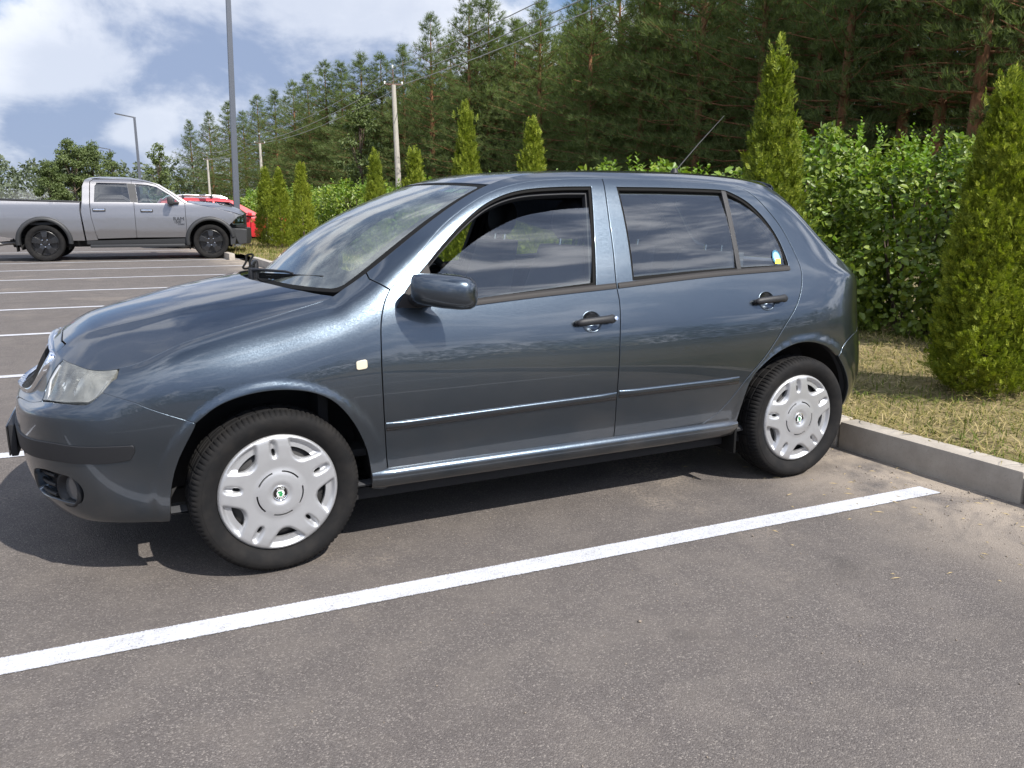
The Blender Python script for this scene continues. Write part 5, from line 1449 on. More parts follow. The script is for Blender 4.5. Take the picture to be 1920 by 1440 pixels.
for sd in (-1, 1):
    extr('bumper_end', [(4.06, .735), (4.30, .72), (4.42, .70), (4.40, .36), (4.22, .325), (4.13, .52)], sd*.90, sd*.975, 'flare_black', bevel=.02)
# running board, handles, mirrors, badge, underbody
for sd in (-1, 1):
    MB().box((1.95, sd*.945, .335), (2.05, .14, .07), .02).build('running_board', 'flare_black', TRUCK)
    for (x, z), d in zip(((1.13, 1.165), (2.14, 1.15)), (RD[0 if sd < 0 else 1], FD[0 if sd < 0 else 1])):
        h = MB().box((x+.05, sd*1.0, z), (.24, .035, .05), .016).build('door_handle', 'chrome', d)
        MB().box((x+.05, sd*.985, z-.002), (.27, .02, .075), .01).build('handle_recess', 'flare_black', h)
    m = MB().box((2.72, sd*1.12, 1.38), (.13, .24, .17), .04).build('door_mirror', 'flare_black', FD[0 if sd < 0 else 1])
    MB().box((2.80, sd*.97, 1.335), (.22, .10, .05), .015).build('mirror_foot', 'flare_black', m)
    MB().tube([(3.22, sd*.86, 1.30), (3.215, sd*.86, 1.62)], [.006, .003], 6).build('aerial', 'flare_black', TRUCK) if sd < -9 else None
yb = -float(ts.pos(np.array([[2.9, .93]]))[0, 1])-.006
Rf = Matrix.Rotation(rad(90), 4, 'X')
def badge_txt(txt, size, x, z, sx): 
    o = letters(txt, size, 'underbody', FD[0], 'badge_letters', Matrix.Translation((x, yb, z)) @ Rf @ Matrix.Diagonal((sx, 1, 1, 1)), .006); return o
badge_txt('RAM', .115, 2.875, .955, 1.05); badge_txt('1500', .085, 2.845, .880, .9); badge_txt('CLASSIC', .045, 2.925, .83, .9)
MB().box((1.5, 0, .42), (4.4, 1.3, .22), .05).build('chassis', 'underbody', TRUCK)
MB().box((1.9, 0, .95), (1.9, 1.6, .5), .08).build('cabin_tub', 'interior_dark', TRUCK)
for sd in (-.42, .42):
    MB().box((2.15, sd, 1.28), (.16, .50, .52), .06, R=Matrix.Rotation(rad(-10), 3, 'Y')).build('seat_back', 'interior_grey', TRUCK)
    MB().box((1.45, sd, 1.26), (.16, .60, .48), .06, R=Matrix.Rotation(rad(-10), 3, 'Y')).build('seat_back', 'interior_grey', TRUCK)
for sd in (-1, 1): MB().tube([(3.0, sd*.83, 1.34), (2.6, sd*.74, 1.62), (2.2, sd*.64, 1.80)], .035, 6).build('pillar_inner', 'interior_dark', TRUCK)

# ---- red car parked beyond the pickup
SUV = empty('red_car', (1.35, 23.6, 0), math.atan(-.05)); SUV.scale = (1, 1, .90)
tag(SUV, 'red car with silver roof rails, mostly hidden behind the pickup', 'car')
rs = SideSurf([.22, .35, .60, .85, 1.0, 1.08, 1.35, 1.58, 1.66], [.80, .85, .885, .88, .86, .83, .74, .65, .58], lambda x, z: .22*smoothstep(2.75, 3.40, x)**2+.2*smoothstep(-.55, -.9, x)**2)
def rp_(name, pts, mat='red_paint', holes=(), **kw): return surf_panel(name, rs, poly_path(pts), mat, SUV, holes=[poly_path(h) for h in holes], cell=.09, gap=.004, depth=.03, **kw)
rp_('front_fender', [(1.95, .40), (2.0, 1.03), (2.35, 1.07), (2.9, 1.03), (3.25, .95), (3.38, .80), (3.40, .50), (3.32, .36), (2.98, .36)]+arcpts(2.6, .36, .37, 0, 180)+[(2.0, .36)])
rp_('front_door', [(1.0, .36), (.98, 1.06), (1.98, 1.04), (1.94, .40)])
rp_('rear_door', [(.40, .60), (.02, .95), (0, 1.08), (.97, 1.06), (.99, .36), (.45, .36)])
rp_('quarter_panel', [(.02, .95), (.37, .60)]+arcpts(0, .36, .37, 40, 180)+[(-.70, .36), (-.80, .6), (-.80, 1.06), (0, 1.08)])
rp_('greenhouse_frame', [(2.30, 1.085), (1.95, 1.30), (1.50, 1.58), (1.2, 1.64), (.0, 1.64), (-.5, 1.55), (-.78, 1.08)], holes=[[(1.92, 1.12), (1.42, 1.52), (.98, 1.55), (.95, 1.12)], [(.90, 1.12), (.92, 1.55), (.05, 1.55), (-.05, 1.12)]])
rp_('window_pane', [(1.92, 1.12), (1.42, 1.52), (.98, 1.55), (.95, 1.12)], 'tinted_glass', off=-.02, edge=False)
rp_('window_pane', [(.90, 1.12), (.92, 1.55), (.05, 1.55), (-.05, 1.12)], 'tinted_glass', off=-.02, edge=False)
hd = tpatch([(3.55, .78, 3.30, .66, .80), (3.42, .95, 3.22, .72, .945), (3.0, 1.06, 2.9, .78, 1.03), (2.2, 1.14, 2.3, .80, 1.08)], 1.3)
surf_panel('hood', hd, full_dom_(1.3), 'red_paint', SUV, cell=.12, gap=0, sides=(1,), edge=False)
sw_ = tpatch([(2.15, 1.13, 2.32, .80, 1.085), (1.75, 1.42, 1.92, .72, 1.32), (1.35, 1.64, 1.48, .62, 1.585)], 1.0)
surf_panel('windscreen', sw_, full_dom_(1.0), 'clear_glass', SUV, cell=.12, gap=0, sides=(1,), edge=False)
rr_ = tpatch([(1.35, 1.64, 1.48, .62, 1.585), (1.0, 1.69, 1.1, .60, 1.64), (.0, 1.70, 0, .60, 1.645), (-.55, 1.64, -.5, .63, 1.56)], 1.6)
surf_panel('roof', rr_, full_dom_(1.6), 'red_paint', SUV, cell=.12, gap=0, sides=(1,), edge=False)
bk = tpatch([(-.55, 1.64, -.5, .63, 1.56), (-.80, 1.2, -.75, .78, 1.15), (-.92, .8, -.82, .80, .8), (-.9, .4, -.8, .8, .4)], 1.3)
surf_panel('tailgate', bk, full_dom_(1.3), 'red_paint', SUV, cell=.15, gap=0, sides=(1,), edge=False)
fb = tpatch([(3.55, .79, 3.30, .67, .80), (3.60, .6, 3.40, .70, .6), (3.56, .40, 3.36, .70, .38), (3.4, .30, 3.2, .7, .3)], .6)
surf_panel('front_bumper', fb, full_dom_(.6), 'red_paint', SUV, cell=.12, gap=0, sides=(1,), edge=False)
for sd in (-1, 1):
    MB().tube([(1.35, sd*.60, 1.63), (1.15, sd*.60, 1.725), (.2, sd*.60, 1.755), (-.35, sd*.60, 1.70), (-.48, sd*.60, 1.60)], .022, 8).build('roof_rail', 'alloy_silver', SUV)
    for x in (.9, .1): MB().box((x, sd*.60, 1.70), (.06, .05, .11), .01).build('rail_foot', 'flare_black', SUV)
    for x in (0, 2.6): alloy_wheel(SUV, x, sd*.775, .335, .335, .22, sd, 5, 'alloy_silver', .21)
    MB().box((3.18, sd*.66, .86), (.26, .16, .13), .04).build('headlamp', 'lamp_reflector', SUV)
    MB().box((1.95, sd*.97, 1.13), (.12, .18, .12), .03).build('door_mirror', 'red_paint', SUV)
for x in (.9, .1): MB().tube([(x, -.60, 1.745), (x, .60, 1.745)], .018, 6).build('roof_bar', 'flare_black', SUV)
MB().box((1.3, 0, .40), (3.8, 1.25, .22), .05).build('chassis', 'underbody', SUV)
MB().box((1.0, 0, .80), (2.6, 1.36, .5), .08).build('cabin_tub', 'interior_dark', SUV)
# ================================================================== vegetation
R = np.random.default_rng(7)
def leaf_mat(name, stops, trans=.3, rough=.55, spec=.3, scale=.35):
    def b(t, out):
        g = t.n('ShaderNodeNewGeometry'); pos = t.n('ShaderNodeTexCoord').outputs['Object']
        oi = t.n('ShaderNodeObjectInfo').outputs['Random']
        nz = t.noise(pos, scale*10, 3, .6)
        f = t.math('ADD', t.math('MULTIPLY', g.outputs['Random Per Island'], .62), t.math('MULTIPLY', nz, .38))
        f = t.math('ADD', f, t.math('MULTIPLY', t.math('SUBTRACT', oi, .5), .16), clamp=True)
        col = t.ramp(f, *stops)
        p = principled(t, Base_Color=col, Roughness=rough, Specular_IOR_Level=spec)
        tl = t.n('ShaderNodeBsdfTranslucent', ins={0: t.mix(1.0, col, C4(1.0, 1.15, .45), 'MULTIPLY')}).outputs[0]
        return t.n('ShaderNodeMixShader', ins={0: trans, 1: p, 2: tl}).outputs[0]
    return material(name, b)
leaf_mat('thuja_leaf', ((.0, (.040, .064, .008)), (.25, (.105, .145, .013)), (.58, (.200, .240, .022)), (.90, (.31, .335, .038)), (1.0, (.30, .22, .06))), .28, .6, .25)
leaf_mat('hedge_leaf', ((.0, (.062, .098, .016)), (.40, (.135, .188, .025)), (.72, (.205, .260, .034)), (1.0, (.285, .335, .055))), .30, .42, .45)
leaf_mat('hedge_tip', ((.0, (.10, .19, .025)), (.6, (.17, .26, .035)), (1.0, (.24, .32, .05))), .38, .42, .45)
leaf_mat('pine_needle', ((.0, (.062, .088, .039)), (.40, (.115, .150, .062)), (.75, (.170, .205, .083)), (1.0, (.25, .265, .115))), .45, .7, .08, .06)
leaf_mat('broad_leaf', ((.0, (.060, .085, .032)), (.5, (.105, .140, .048)), (1.0, (.155, .19, .068))), .30, .55, .3, .1)
leaf_mat('far_leaf', ((.0, (.085, .105, .070)), (.5, (.12, .145, .095)), (1.0, (.165, .185, .12))), .30, .6, .2, .1)  # distance haze is put into this paler, greyer leaf colour
leaf_mat('grass_blade', ((.0, (.11, .115, .025)), (.30, (.21, .185, .06)), (.60, (.33, .265, .12)), (1.0, (.46, .37, .20))), .25, .7, .2)
leaf_mat('grass_green', ((.0, (.060, .095, .016)), (.6, (.120, .150, .028)), (1.0, (.20, .19, .05))), .3, .7, .2)
def _bark(t, out):
    pos = t.n('ShaderNodeTexCoord').outputs['Object']
    mp = t.n('ShaderNodeMapping', ins={'Vector': pos, 'Scale': (9, 9, 2.2)}).outputs[0]
    a = t.noise(mp, 1.6, 6, .7); sz = t.n('ShaderNodeSeparateXYZ', ins={0: pos}).outputs[2]
    low = t.ramp(a, (.3, (.040, .026, .018)), (.7, (.125, .082, .055)))
    up = t.ramp(a, (.3, (.10, .042, .018)), (.7, (.26, .125, .058)))
    col = t.mix(t.maprange(sz, .12, .36), low, up)
    return principled(t, Base_Color=col, Roughness=.9, Normal=t.n('ShaderNodeBump', ins={'Strength': .8, 'Distance': .03, 'Height': a}).outputs[0])
material('pine_bark', _bark)
simple('twig', (.085, .062, .045), .9, bump=.4, bscale=60)
simple('dead_twig', (.26, .22, .18), .9)

def unit(v): return v/np.maximum(1e-9, np.linalg.norm(v, axis=-1, keepdims=True))
def instance(tpl_v, tpl_f, pos, ux, uy, uz, sc):
    """stamp a template (k,3) with axes per instance -> V, F"""
    k = len(tpl_v); n = len(pos)
    V = (tpl_v[None, :, 0:1]*ux[:, None]+tpl_v[None, :, 1:2]*uy[:, None]+tpl_v[None, :, 2:3]*uz[:, None])*sc[:, None, None]+pos[:, None]
    F = tpl_f[None]+(np.arange(n)*k)[:, None, None]
    return V.reshape(-1, 3), F.reshape(-1, tpl_f.shape[1])
def frame_from(up, normal):
    uy = unit(up); uz = unit(normal-(normal*uy).sum(-1, keepdims=True)*uy); ux = np.cross(uy, uz); return ux, uy, uz

# ---- columnar arborvitae
def frond(nl=9, seed=0):
    r = np.random.default_rng(seed); V = []; F = []
    for i in range(nl):
        t = i/(nl-1); side = -1 if i % 2 else 1
        base = np.array([0, .12+.62*t, 0]); ang = side*(.95-.45*t) if i < nl-1 else 0
        L = .36*(1-.45*t)+.10; d = np.array([math.sin(ang), math.cos(ang), r.uniform(-.25, .25)]); w = .062
        pr = np.array([d[1], -d[0], r.uniform(-.5, .5)]); pr /= np.linalg.norm(pr)
        o = len(V); V += [base-pr*w*.35, base+d*L*.55+pr*w, base+d*L, base+d*L*.5-pr*w]; F.append((o, o+1, o+2, o+3))
    o = len(V); V += [np.array([-.02, 0, 0]), np.array([.02, 0, 0]), np.array([.03, .9, 0]), np.array([-.03, .9, 0])]; F.append((o, o+1, o+2, o+3))
    return np.array(V), np.array(F)
def thuja_mesh(name, H, Rm, ncl, per, size, seed, nl=9):
    """flame-shaped crown of upright sprays: each spray a fan of small flat fronds whose tips break the outline"""
    r = np.random.default_rng(seed); t = (r.random(ncl)**.92)*.97; th = r.random(ncl)*2*math.pi
    prof = np.interp(t, [0, .04, .12, .30, .50, .68, .82, .92, 1.0], [.78, .95, 1.0, .96, .78, .55, .31, .13, .0])
    bulge = 1+.10*np.sin(3*th+seed+t*5)+.08*np.sin(5*th-t*13+seed*2)+.07*np.sin(t*30+2*th+seed)
    k = np.clip(1-np.abs(r.normal(0, .20, ncl)), .30, 1.0); rr = Rm*prof*bulge*k*.90
    c = np.stack([rr*np.cos(th), rr*np.sin(th), .02+t*H*.96], 1); out = np.stack([np.cos(th), np.sin(th), np.zeros(ncl)], 1)
    tilt = r.uniform(.15, .85, ncl)*(1-.5*t)
    axis = unit(np.array([0, 0, 1.0])+out*tilt[:, None]+r.normal(0, .12, (ncl, 3)))
    L = size*r.uniform(1.3, 2.6, ncl)*(1-.45*t)
    idx = np.repeat(np.arange(ncl), per); n = len(idx); u = np.tile((np.arange(per)+.5)/per, ncl)*.95+r.normal(0, .03, n)
    tang = unit(np.cross(out, axis)); sidev = r.normal(0, 1, n)
    spread = (.62-.45*u)*size*.9*(1-.6*t[idx])
    pos = c[idx]+axis[idx]*(u*L[idx])[:, None]+tang[idx]*(sidev*spread)[:, None]+out[idx]*(r.normal(0, .35, n)*spread)[:, None]
    up = axis[idx]*1.0+tang[idx]*(sidev*.42)[:, None]+r.normal(0, .16, (n, 3)); nor = out[idx]+tang[idx]*r.normal(0, .8, n)[:, None]+r.normal(0, .25, (n, 3))
    ux, uy, uz = frame_from(up, nor); sc = size*r.uniform(.65, 1.15, n)*(1-.30*u)
    V, F = instance(*frond(nl, seed), pos, ux, uy, uz, sc)
    m = 46; tt = r.random(m); pos2 = np.stack([r.normal(0, .030, m)*(1.2-tt)*2, r.normal(0, .030, m)*(1.2-tt)*2, H*(.92+.10*tt)], 1)
    ux, uy, uz = frame_from(np.array([0, 0, 1.0])+r.normal(0, .16, (m, 3)), r.normal(0, 1, (m, 3)))
    V2, F2 = instance(*frond(nl, seed+1), pos2, ux, uy, uz, size*r.uniform(.7, 1.2, m))
    return fast_mesh(name, np.concatenate([V, V2]), np.concatenate([F, F2+len(V)]), 'thuja_leaf')
trunk_me = MB().tube([(0, 0, -.1), (.01, 0, .6), (0, .01, 1.6)], [.045, .03, .012], 8).build('trunk', 'twig'); _tm = trunk_me.data; bpy.data.objects.remove(trunk_me)
THU_NEAR = thuja_mesh('crown', 2.02, .300, 2300, 8, .078, 3)
THU_MID = thuja_mesh('crown', 2.5, .30, 1500, 7, .10, 11)
THU_FAR = [thuja_mesh('crown', 2.3, .275, 800, 6, .105, 21, nl=7), thuja_mesh('crown', 2.3, .26, 800, 6, .105, 37, nl=7)]
def thuja(x, y, top, me, baseH, wid, label, rz=0.0, lean=(0, 0)):
    z0 = float(vz(x, y))-.02
    e = empty('arborvitae', (x, y, z0), rz); tag(e, label, 'conifer', 'arborvitae planted along the verge')
    e.rotation_euler = (lean[0], lean[1], rz)
    s = (top-z0)/baseH
    c = bpy.data.objects.new('crown', me); link(c, e); c.scale = (wid, wid, s)
    t = bpy.data.objects.new('trunk', _tm); link(t, e); t.scale = (1, 1, s*.9)
thuja(4.55, -.33, 2.16, THU_NEAR, 2.15, 1.0, 'large golden-green arborvitae at the right edge, nearest the camera', 0.0, (0, -.075))
thuja(4.45, 1.64, 2.69, THU_MID, 2.68, .95, 'slim tall arborvitae rising behind the hatchback\'s tailgate', 1.2)
thuja(4.24, 5.54, 2.42, THU_FAR[0], 2.45, .95, 'arborvitae showing above the middle of the hatchback\'s roof', 2.2)
thuja(4.14, 7.41, 2.78, THU_FAR[1], 2.45, 1.0, 'tallest arborvitae above the front of the hatchback\'s roof', .3)
thuja(4.04, 9.35, 2.31, THU_FAR[0], 2.45, .98, 'stubby arborvitae just right of the pale concrete pole', 4.0)
thuja(3.94, 11.32, 2.35, THU_FAR[1], 2.45, .92, 'arborvitae just left of the pale concrete pole, above the windscreen', 5.0)
thuja(3.71, 16.9, 2.40, THU_FAR[0], 2.45, 1.02, 'rightmost of the three arborvitae clustered beside the pickup', 1.0)
thuja(3.62, 19.4, 2.32, THU_FAR[1], 2.45, 1.15, 'middle one of the three arborvitae clustered beside the pickup', 2.5)
thuja(3.44, 20.55, 2.43, THU_FAR[0], 2.45, 1.08, 'leftmost of the three arborvitae, half hiding the red car\'s wheel', 3.4)

ORD = 'first second third fourth fifth sixth seventh eighth ninth tenth eleventh twelfth thirteenth fourteenth fifteenth sixteenth seventeenth eighteenth nineteenth twentieth twenty-first twenty-second twenty-third twenty-fourth'.split()
# ---- leafy hedge shrubs
def leaf_tpl():
    V = np.array([(0, 0, 0), (.30, .34, .10), (.24, .74, .06), (0, 1.0, -.06), (-.24, .74, .06), (-.30, .34, .10), (0, .5, -.03)])
    F = np.array([(0, 1, 6), (1, 2, 6), (2, 3, 6), (3, 4, 6), (4, 5, 6), (5, 0, 6)]); return V, F
def shrub_mesh(name, W, D, H, n, size, seed, shoots=26):
    r = np.random.default_rng(seed)
    # leaves on a lumpy rounded block, denser towards the shell
    a = r.random(n)*2*math.pi; t = r.random(n)**1.05
    top = H*(.90+.10*np.sin(2.3*a+seed)); z = .06+t*top
    prof = np.interp(t, [0, .08, .3, .7, .9, 1.0], [.72, .90, 1.0, .98, .80, .30])
    lump = 1+.10*np.sin(3*a+7*t+seed)+.10*np.sin(5*a-9*t+2*seed)+.08*np.sin(17*t+4*a)
    ex = .62; ca, sa = np.sign(np.cos(a))*np.abs(np.cos(a))**ex, np.sign(np.sin(a))*np.abs(np.sin(a))**ex
    k = np.clip(1-np.abs(r.normal(0, .19, n)), .2, 1.08)
    pos = np.stack([W/2*ca*prof*lump*k, D/2*sa*prof*lump*k, z], 1)
    out = np.stack([ca, sa, np.interp(t, [0, .6, 1], [-.1, .25, 1.4])], 1)
    nor = unit(unit(out)+np.array([0, 0, .55])+r.normal(0, .55, (n, 3)))
    up = r.normal(0, 1, (n, 3))+out*.5+np.array([0, 0, -.35])
    ux, uy, uz = frame_from(up, nor); sc = size*r.uniform(.42, 1.32, n)
    V, F = instance(*leaf_tpl(), pos, ux, uy, uz, sc); midx = [np.zeros(len(F), int)]
    Vs, Fs = [V], [F]; nv = len(V)
    # upright young shoots on the top, lighter leaves
    sp = []; sd = []; sl = []
    for s in range(shoots):
        aa = r.random()*2*math.pi; q = r.random()**.5*.85; x, y = W/2*q*math.cos(aa), D/2*q*math.sin(aa); h0 = H*(.80+.12*(1-q)); L = r.uniform(.12, .42)
        lean = r.normal(0, .18, 2); m = int(5+L*26)
        for j in range(m):
            u = j/m; p = np.array([x+lean[0]*L*u, y+lean[1]*L*u, h0+L*u]); az = j*2.4+r.random()
            sp.append(p); sd.append(np.array([math.cos(az), math.sin(az), .55+.5*u])); sl.append(size*(1.0-.5*u)*r.uniform(.7, 1.1))
    if sp:
        sp, sd, sl = np.array(sp), np.array(sd), np.array(sl); nor = np.array([0, 0, 1.0])-sd*.3+r.normal(0, .3, sd.shape)
        ux, uy, uz = frame_from(sd, nor); V, F = instance(*leaf_tpl(), sp, ux, uy, uz, sl)
        Vs.append(V); Fs.append(F+nv); midx.append(np.ones(len(F), int)); nv += len(V)
    # sprinkle lighter young leaves on the shell
    F0 = Fs[0]; pick = (r.random(n) < .24) & (t > .35)
    midx[0] = np.repeat(pick, 6).astype(int)
    return fast_mesh(name, np.concatenate(Vs), np.concatenate(Fs), ['hedge_leaf', 'hedge_tip'], False, np.concatenate(midx))
stem_o = MB()
for k in range(9):
    a = k*.7; stem_o.tube([(.10*math.cos(a), .10*math.sin(a), -.1), (.28*math.cos(a), .28*math.sin(a), .6), (.42*math.cos(a+.3), .42*math.sin(a+.3), 1.35)], [.018, .013, .006], 6)
stem_o = stem_o.build('stems', 'twig'); STEM = stem_o.data; bpy.data.objects.remove(stem_o)
SHR_NEAR = [shrub_mesh('foliage', 1.75, 1.75, 1.95, 13500, .072, 5, 50), shrub_mesh('foliage', 1.75, 1.75, 1.85, 13500, .072, 8, 50)]
SHR_FAR = [shrub_mesh('foliage', 1.9, 2.0, 1.75, 3000, .11, 15, 24), shrub_mesh('foliage', 1.9, 2.0, 1.7, 3000, .11, 18, 24)]
def shrub(x, y, me, sc, rz, label, group=None):
    e = empty('hedge_shrub', (x, y, float(vz(x, y))-.03), rz); tag(e, label, 'shrub', group); e.scale = (1, 1, 1)
    f = bpy.data.objects.new('foliage', me); link(f, e); f.scale = sc
    s = bpy.data.objects.new('stems', STEM); link(s, e)
def HX(y): return 6.55-.0525*(y+.3)
shrub(HX(3.05), 3.05, SHR_NEAR[0], (1, 1, 1.02), .3, 'tall leafy hedge shrub just behind the hatchback\'s rear window pillar', 'broad-leaved shrubs forming the hedge')
shrub(HX(1.75)+.05, 1.75, SHR_NEAR[1], (1, 1, .97), 1.9, 'leafy hedge shrub standing midway between the two nearest arborvitae', 'broad-leaved shrubs forming the hedge')
shrub(HX(.35)+.1, .35, SHR_NEAR[0], (1, 1, .96), 3.6, 'leafy hedge shrub partly behind the large arborvitae at the right', 'broad-leaved shrubs forming the hedge')
shrub(HX(-1.1)+.1, -1.1, SHR_NEAR[1], (1, 1, .96), 5.0, 'leafy hedge shrub peeping out at the right edge of the frame', 'broad-leaved shrubs forming the hedge')
for i, y in enumerate(np.arange(4.7, 34, 1.65)):
    shrub(HX(y)+.15*math.sin(i*2.1), y, SHR_FAR[i % 2], (1.05, 1.05, .93+.1*math.sin(i*1.7)), i*1.3, 'leafy shrub of the receding hedge, %s beyond the hatchback\'s tail' % ORD[i], 'receding hedge shrubs')

# ---- dry mown grass on the verge
def grass():
    r = np.random.default_rng(5); n = 52000
    d = r.random(n)**1.25*4.6; y = r.uniform(-4.2, 4.8, n)
    x = 3.047-.0525*(y+.526)+.108+d; z = vz(x, y)
    a = r.random(n)*2*math.pi; flat = r.random(n) < .62
    L = np.where(flat, r.uniform(.05, .16, n), r.uniform(.025, .075, n)); tilt = np.where(flat, r.uniform(1.15, 1.52, n), r.uniform(.1, .8, n))
    dirv = np.stack([np.cos(a)*np.sin(tilt), np.sin(a)*np.sin(tilt), np.cos(tilt)], 1); sidev = np.stack([-np.sin(a), np.cos(a), np.zeros(n)], 1)
    w = r.uniform(.0016, .0036, n)[:, None]; p = np.stack([x, y, z+np.where(flat, r.uniform(.0, .022, n), -.004)], 1)
    mid = p+dirv*L[:, None]*.55+np.array([0, 0, 1])*L[:, None]*.05; tip = p+dirv*L[:, None]-np.array([0, 0, 1])*(L*.10)[:, None]
    V = np.stack([p-sidev*w, p+sidev*w, mid+sidev*w*.8, mid-sidev*w*.8, tip], 1).reshape(-1, 3)
    o = (np.arange(n)*5)[:, None]
    F = np.concatenate([o+np.array([0, 1, 2]), o+np.array([0, 2, 3]), o+np.array([3, 2, 4])])
    patch = (np.sin(x*2.2+1)*np.sin(y*2.9)+np.sin(x*5.1)*np.sin(y*4.3+2)*.6) > .25
    mi = np.where((~flat) | (patch & (r.random(n) < .5)), 1, 0)
    me = fast_mesh('verge_grass', V, F, ['grass_blade', 'grass_green'], False, np.tile(mi, 3))
    tag(link(bpy.data.objects.new('verge_grass', me)), 'dry mown grass and clippings covering the verge behind the kerb', 'grass', kind='stuff')
grass()
def far_grass():
    r = np.random.default_rng(6); n = 26000
    d = r.random(n)*3.2; y = r.uniform(4.8, 34, n); x = 3.047-.0525*(y+.526)+.108+d; z = vz(x, y); x = x-np.where(y > 17, .16, 0)
    a = r.random(n)*2*math.pi; L = r.uniform(.05, .13, n); lean = r.normal(0, .5, (n, 2))
    p = np.stack([x, y, z-.01], 1); w = .009; s = np.stack([np.cos(a), np.sin(a), np.zeros(n)], 1)*w; tip = p+np.stack([lean[:, 0]*L, lean[:, 1]*L, L], 1)
    V = np.stack([p-s, p+s, tip], 1).reshape(-1, 3); F = np.arange(n*3).reshape(-1, 3)
    me = fast_mesh('verge_grass', V, F, ['grass_blade', 'grass_green'], False, (r.random(n) < .55).astype(int))
    tag(link(bpy.data.objects.new('verge_grass', me)), 'short grass on the far verge beside the pickup and the three arborvitae', 'grass', kind='stuff')
far_grass()

# ---- pines
def tuft_tpl(seed, n=11):
    r = np.random.default_rng(seed); V = []; F = []
    for k in range(n):
        a = 2*math.pi*k/n+r.uniform(-.3, .3); e = r.uniform(.15, 1.1); d = np.array([math.cos(a)*math.sin(e), math.cos(e), math.sin(a)*math.sin(e)])
        s = np.array([math.sin(a), 0, -math.cos(a)])*.042+r.normal(0, .008, 3); L = r.uniform(.7, 1.25); o = len(V)
        V += [d*.05-s*.6, d*.05+s*.6, d*L*.7+s*.6, d*L]; F.append((o, o+1, o+2, o+3))
    return np.array(V), np.array(F)
def pine_mesh(H, crown0, Rm, seed, tufts_per=1.0, size=.235, lean=.0):
    r = np.random.default_rng(seed); pos = []; up = []; br = MB(); dead = MB()
    z = crown0*H
    while z < H*.985:
        t = (z-crown0*H)/(H*(1-crown0)); L0 = Rm*np.interp(t, [0, .12, .35, .7, .9, 1], [.78, 1.0, .92, .48, .20, .04]); nb = r.integers(4, 7); a0 = r.random()*6.28
        for b in range(nb):
            a = a0+2*math.pi*b/nb+r.normal(0, .22); L = L0*r.uniform(.6, 1.18); rise = np.interp(t, [0, .5, 1], [.02, .32, .9])+r.normal(0, .10)
            d = np.array([math.cos(a), math.sin(a), 0]); p0 = np.array([0, 0, z+r.uniform(-.15, .15)])
            tip = p0+d*L+np.array([0, 0, rise*L])
            if L > .5 and t < .8: br.tube([p0, p0+(tip-p0)*.5-np.array([0, 0, .04*L]), tip], [.035*(1-t*.6), .02, .006], 4, cap=False)
            m = max(3, int(L*17*tufts_per+3))
            for j in range(m):
                u = .22+.78*(j+r.random())/m; sp = (1-.35*u)*.34*L0
                c = p0+(tip-p0)*u-np.array([0, 0, .10*L*u*(1-u)])
                off = r.normal(0, 1, 3)*np.array([sp, sp, .10+.16*sp])*.55
                pos.append(c+off); up.append(d*.6+np.array([0, 0, .75])+r.normal(0, .35, 3))
        z += r.uniform(.30, .50)*max(.55, H/12)
    for k in range(16): pos.append(np.array([r.normal(0, .10), r.normal(0, .10), H*(.955+.05*k/16)])); up.append(np.array([0, 0, 1.0])+r.normal(0, .25, 3))
    pos, up = np.array(pos), np.array(up)
    ux, uy, uz = frame_from(up, r.normal(0, 1, pos.shape)); sc = size*r.uniform(.75, 1.35, len(pos))
    V, F = instance(*tuft_tpl(seed), pos, ux, uy, uz, sc)
    crown = fast_mesh('crown', V, F, 'pine_needle')
    tr = MB().tube([(0, 0, -.4), (.02, 0, .3*H), (-.02, .03, .6*H), (0, 0, .96*H)], [.0125*H+.02, .010*H+.02, .0065*H+.01, .01], 10)
    tr.add(br.v, br.f)
    # dead lower limbs
    for k in range(int(10+crown0*22)):
        zz = r.uniform(.08, crown0+.1)*H; a = r.random()*6.28; L = r.uniform(.5, 1.7)*Rm/2; d = np.array([math.cos(a), math.sin(a), r.uniform(-.25, .25)])
        tr.tube([np.array([0, 0, zz]), np.array([0, 0, zz])+d*L*.5, np.array([0, 0, zz])+d*L+np.array([0, 0, -.12])], [.022, .014, .005], 4, cap=False)
    o = tr.build('trunk', 'pine_bark', sharp=80); tm = o.data; bpy.data.objects.remove(o)
    return crown, tm, H
PINES = [pine_mesh(12.0, .22, 2.3, 101), pine_mesh(12.0, .12, 2.5, 102), pine_mesh(12.0, .30, 2.1, 103), pine_mesh(12.0, .05, 2.7, 104), pine_mesh(12.0, .42, 2.2, 105)]
def gz(x, y): return float(vz(x, y)) if x > KX(y) else 0.0
def pine(x, y, H, kind, label, group, rz, wid=1.0):
    cm, tm, h = PINES[kind]; e = empty('pine_tree', (x, y, gz(x, y)-.1), rz); tag(e, label, 'pine', group)
    s = H/h; k = s**.6*wid
    c = bpy.data.objects.new('crown', cm); link(c, e); c.scale = (k, k, s)
    t = bpy.data.objects.new('trunk', tm); link(t, e); t.scale = (k, k, s)
def by_px(px, ytop, X):
    """forest edge layout: bearing from the photograph's centre of view, depth from the row offset X"""
    t = (px-960)/CAM_F; d = Vector(_fw)+Vector(_r)*t; az = math.atan2(d.x, d.y); D = (X-CAM_POS[0])/math.sin(az)
    dd = Vector(_fw)+Vector(_r)*t+Vector(_u)*((720-ytop)/CAM_F); el = dd.z/math.hypot(dd.x, dd.y)
    return CAM_POS[0]+D*math.sin(az), CAM_POS[1]+D*math.cos(az), CAM_POS[2]+D*el
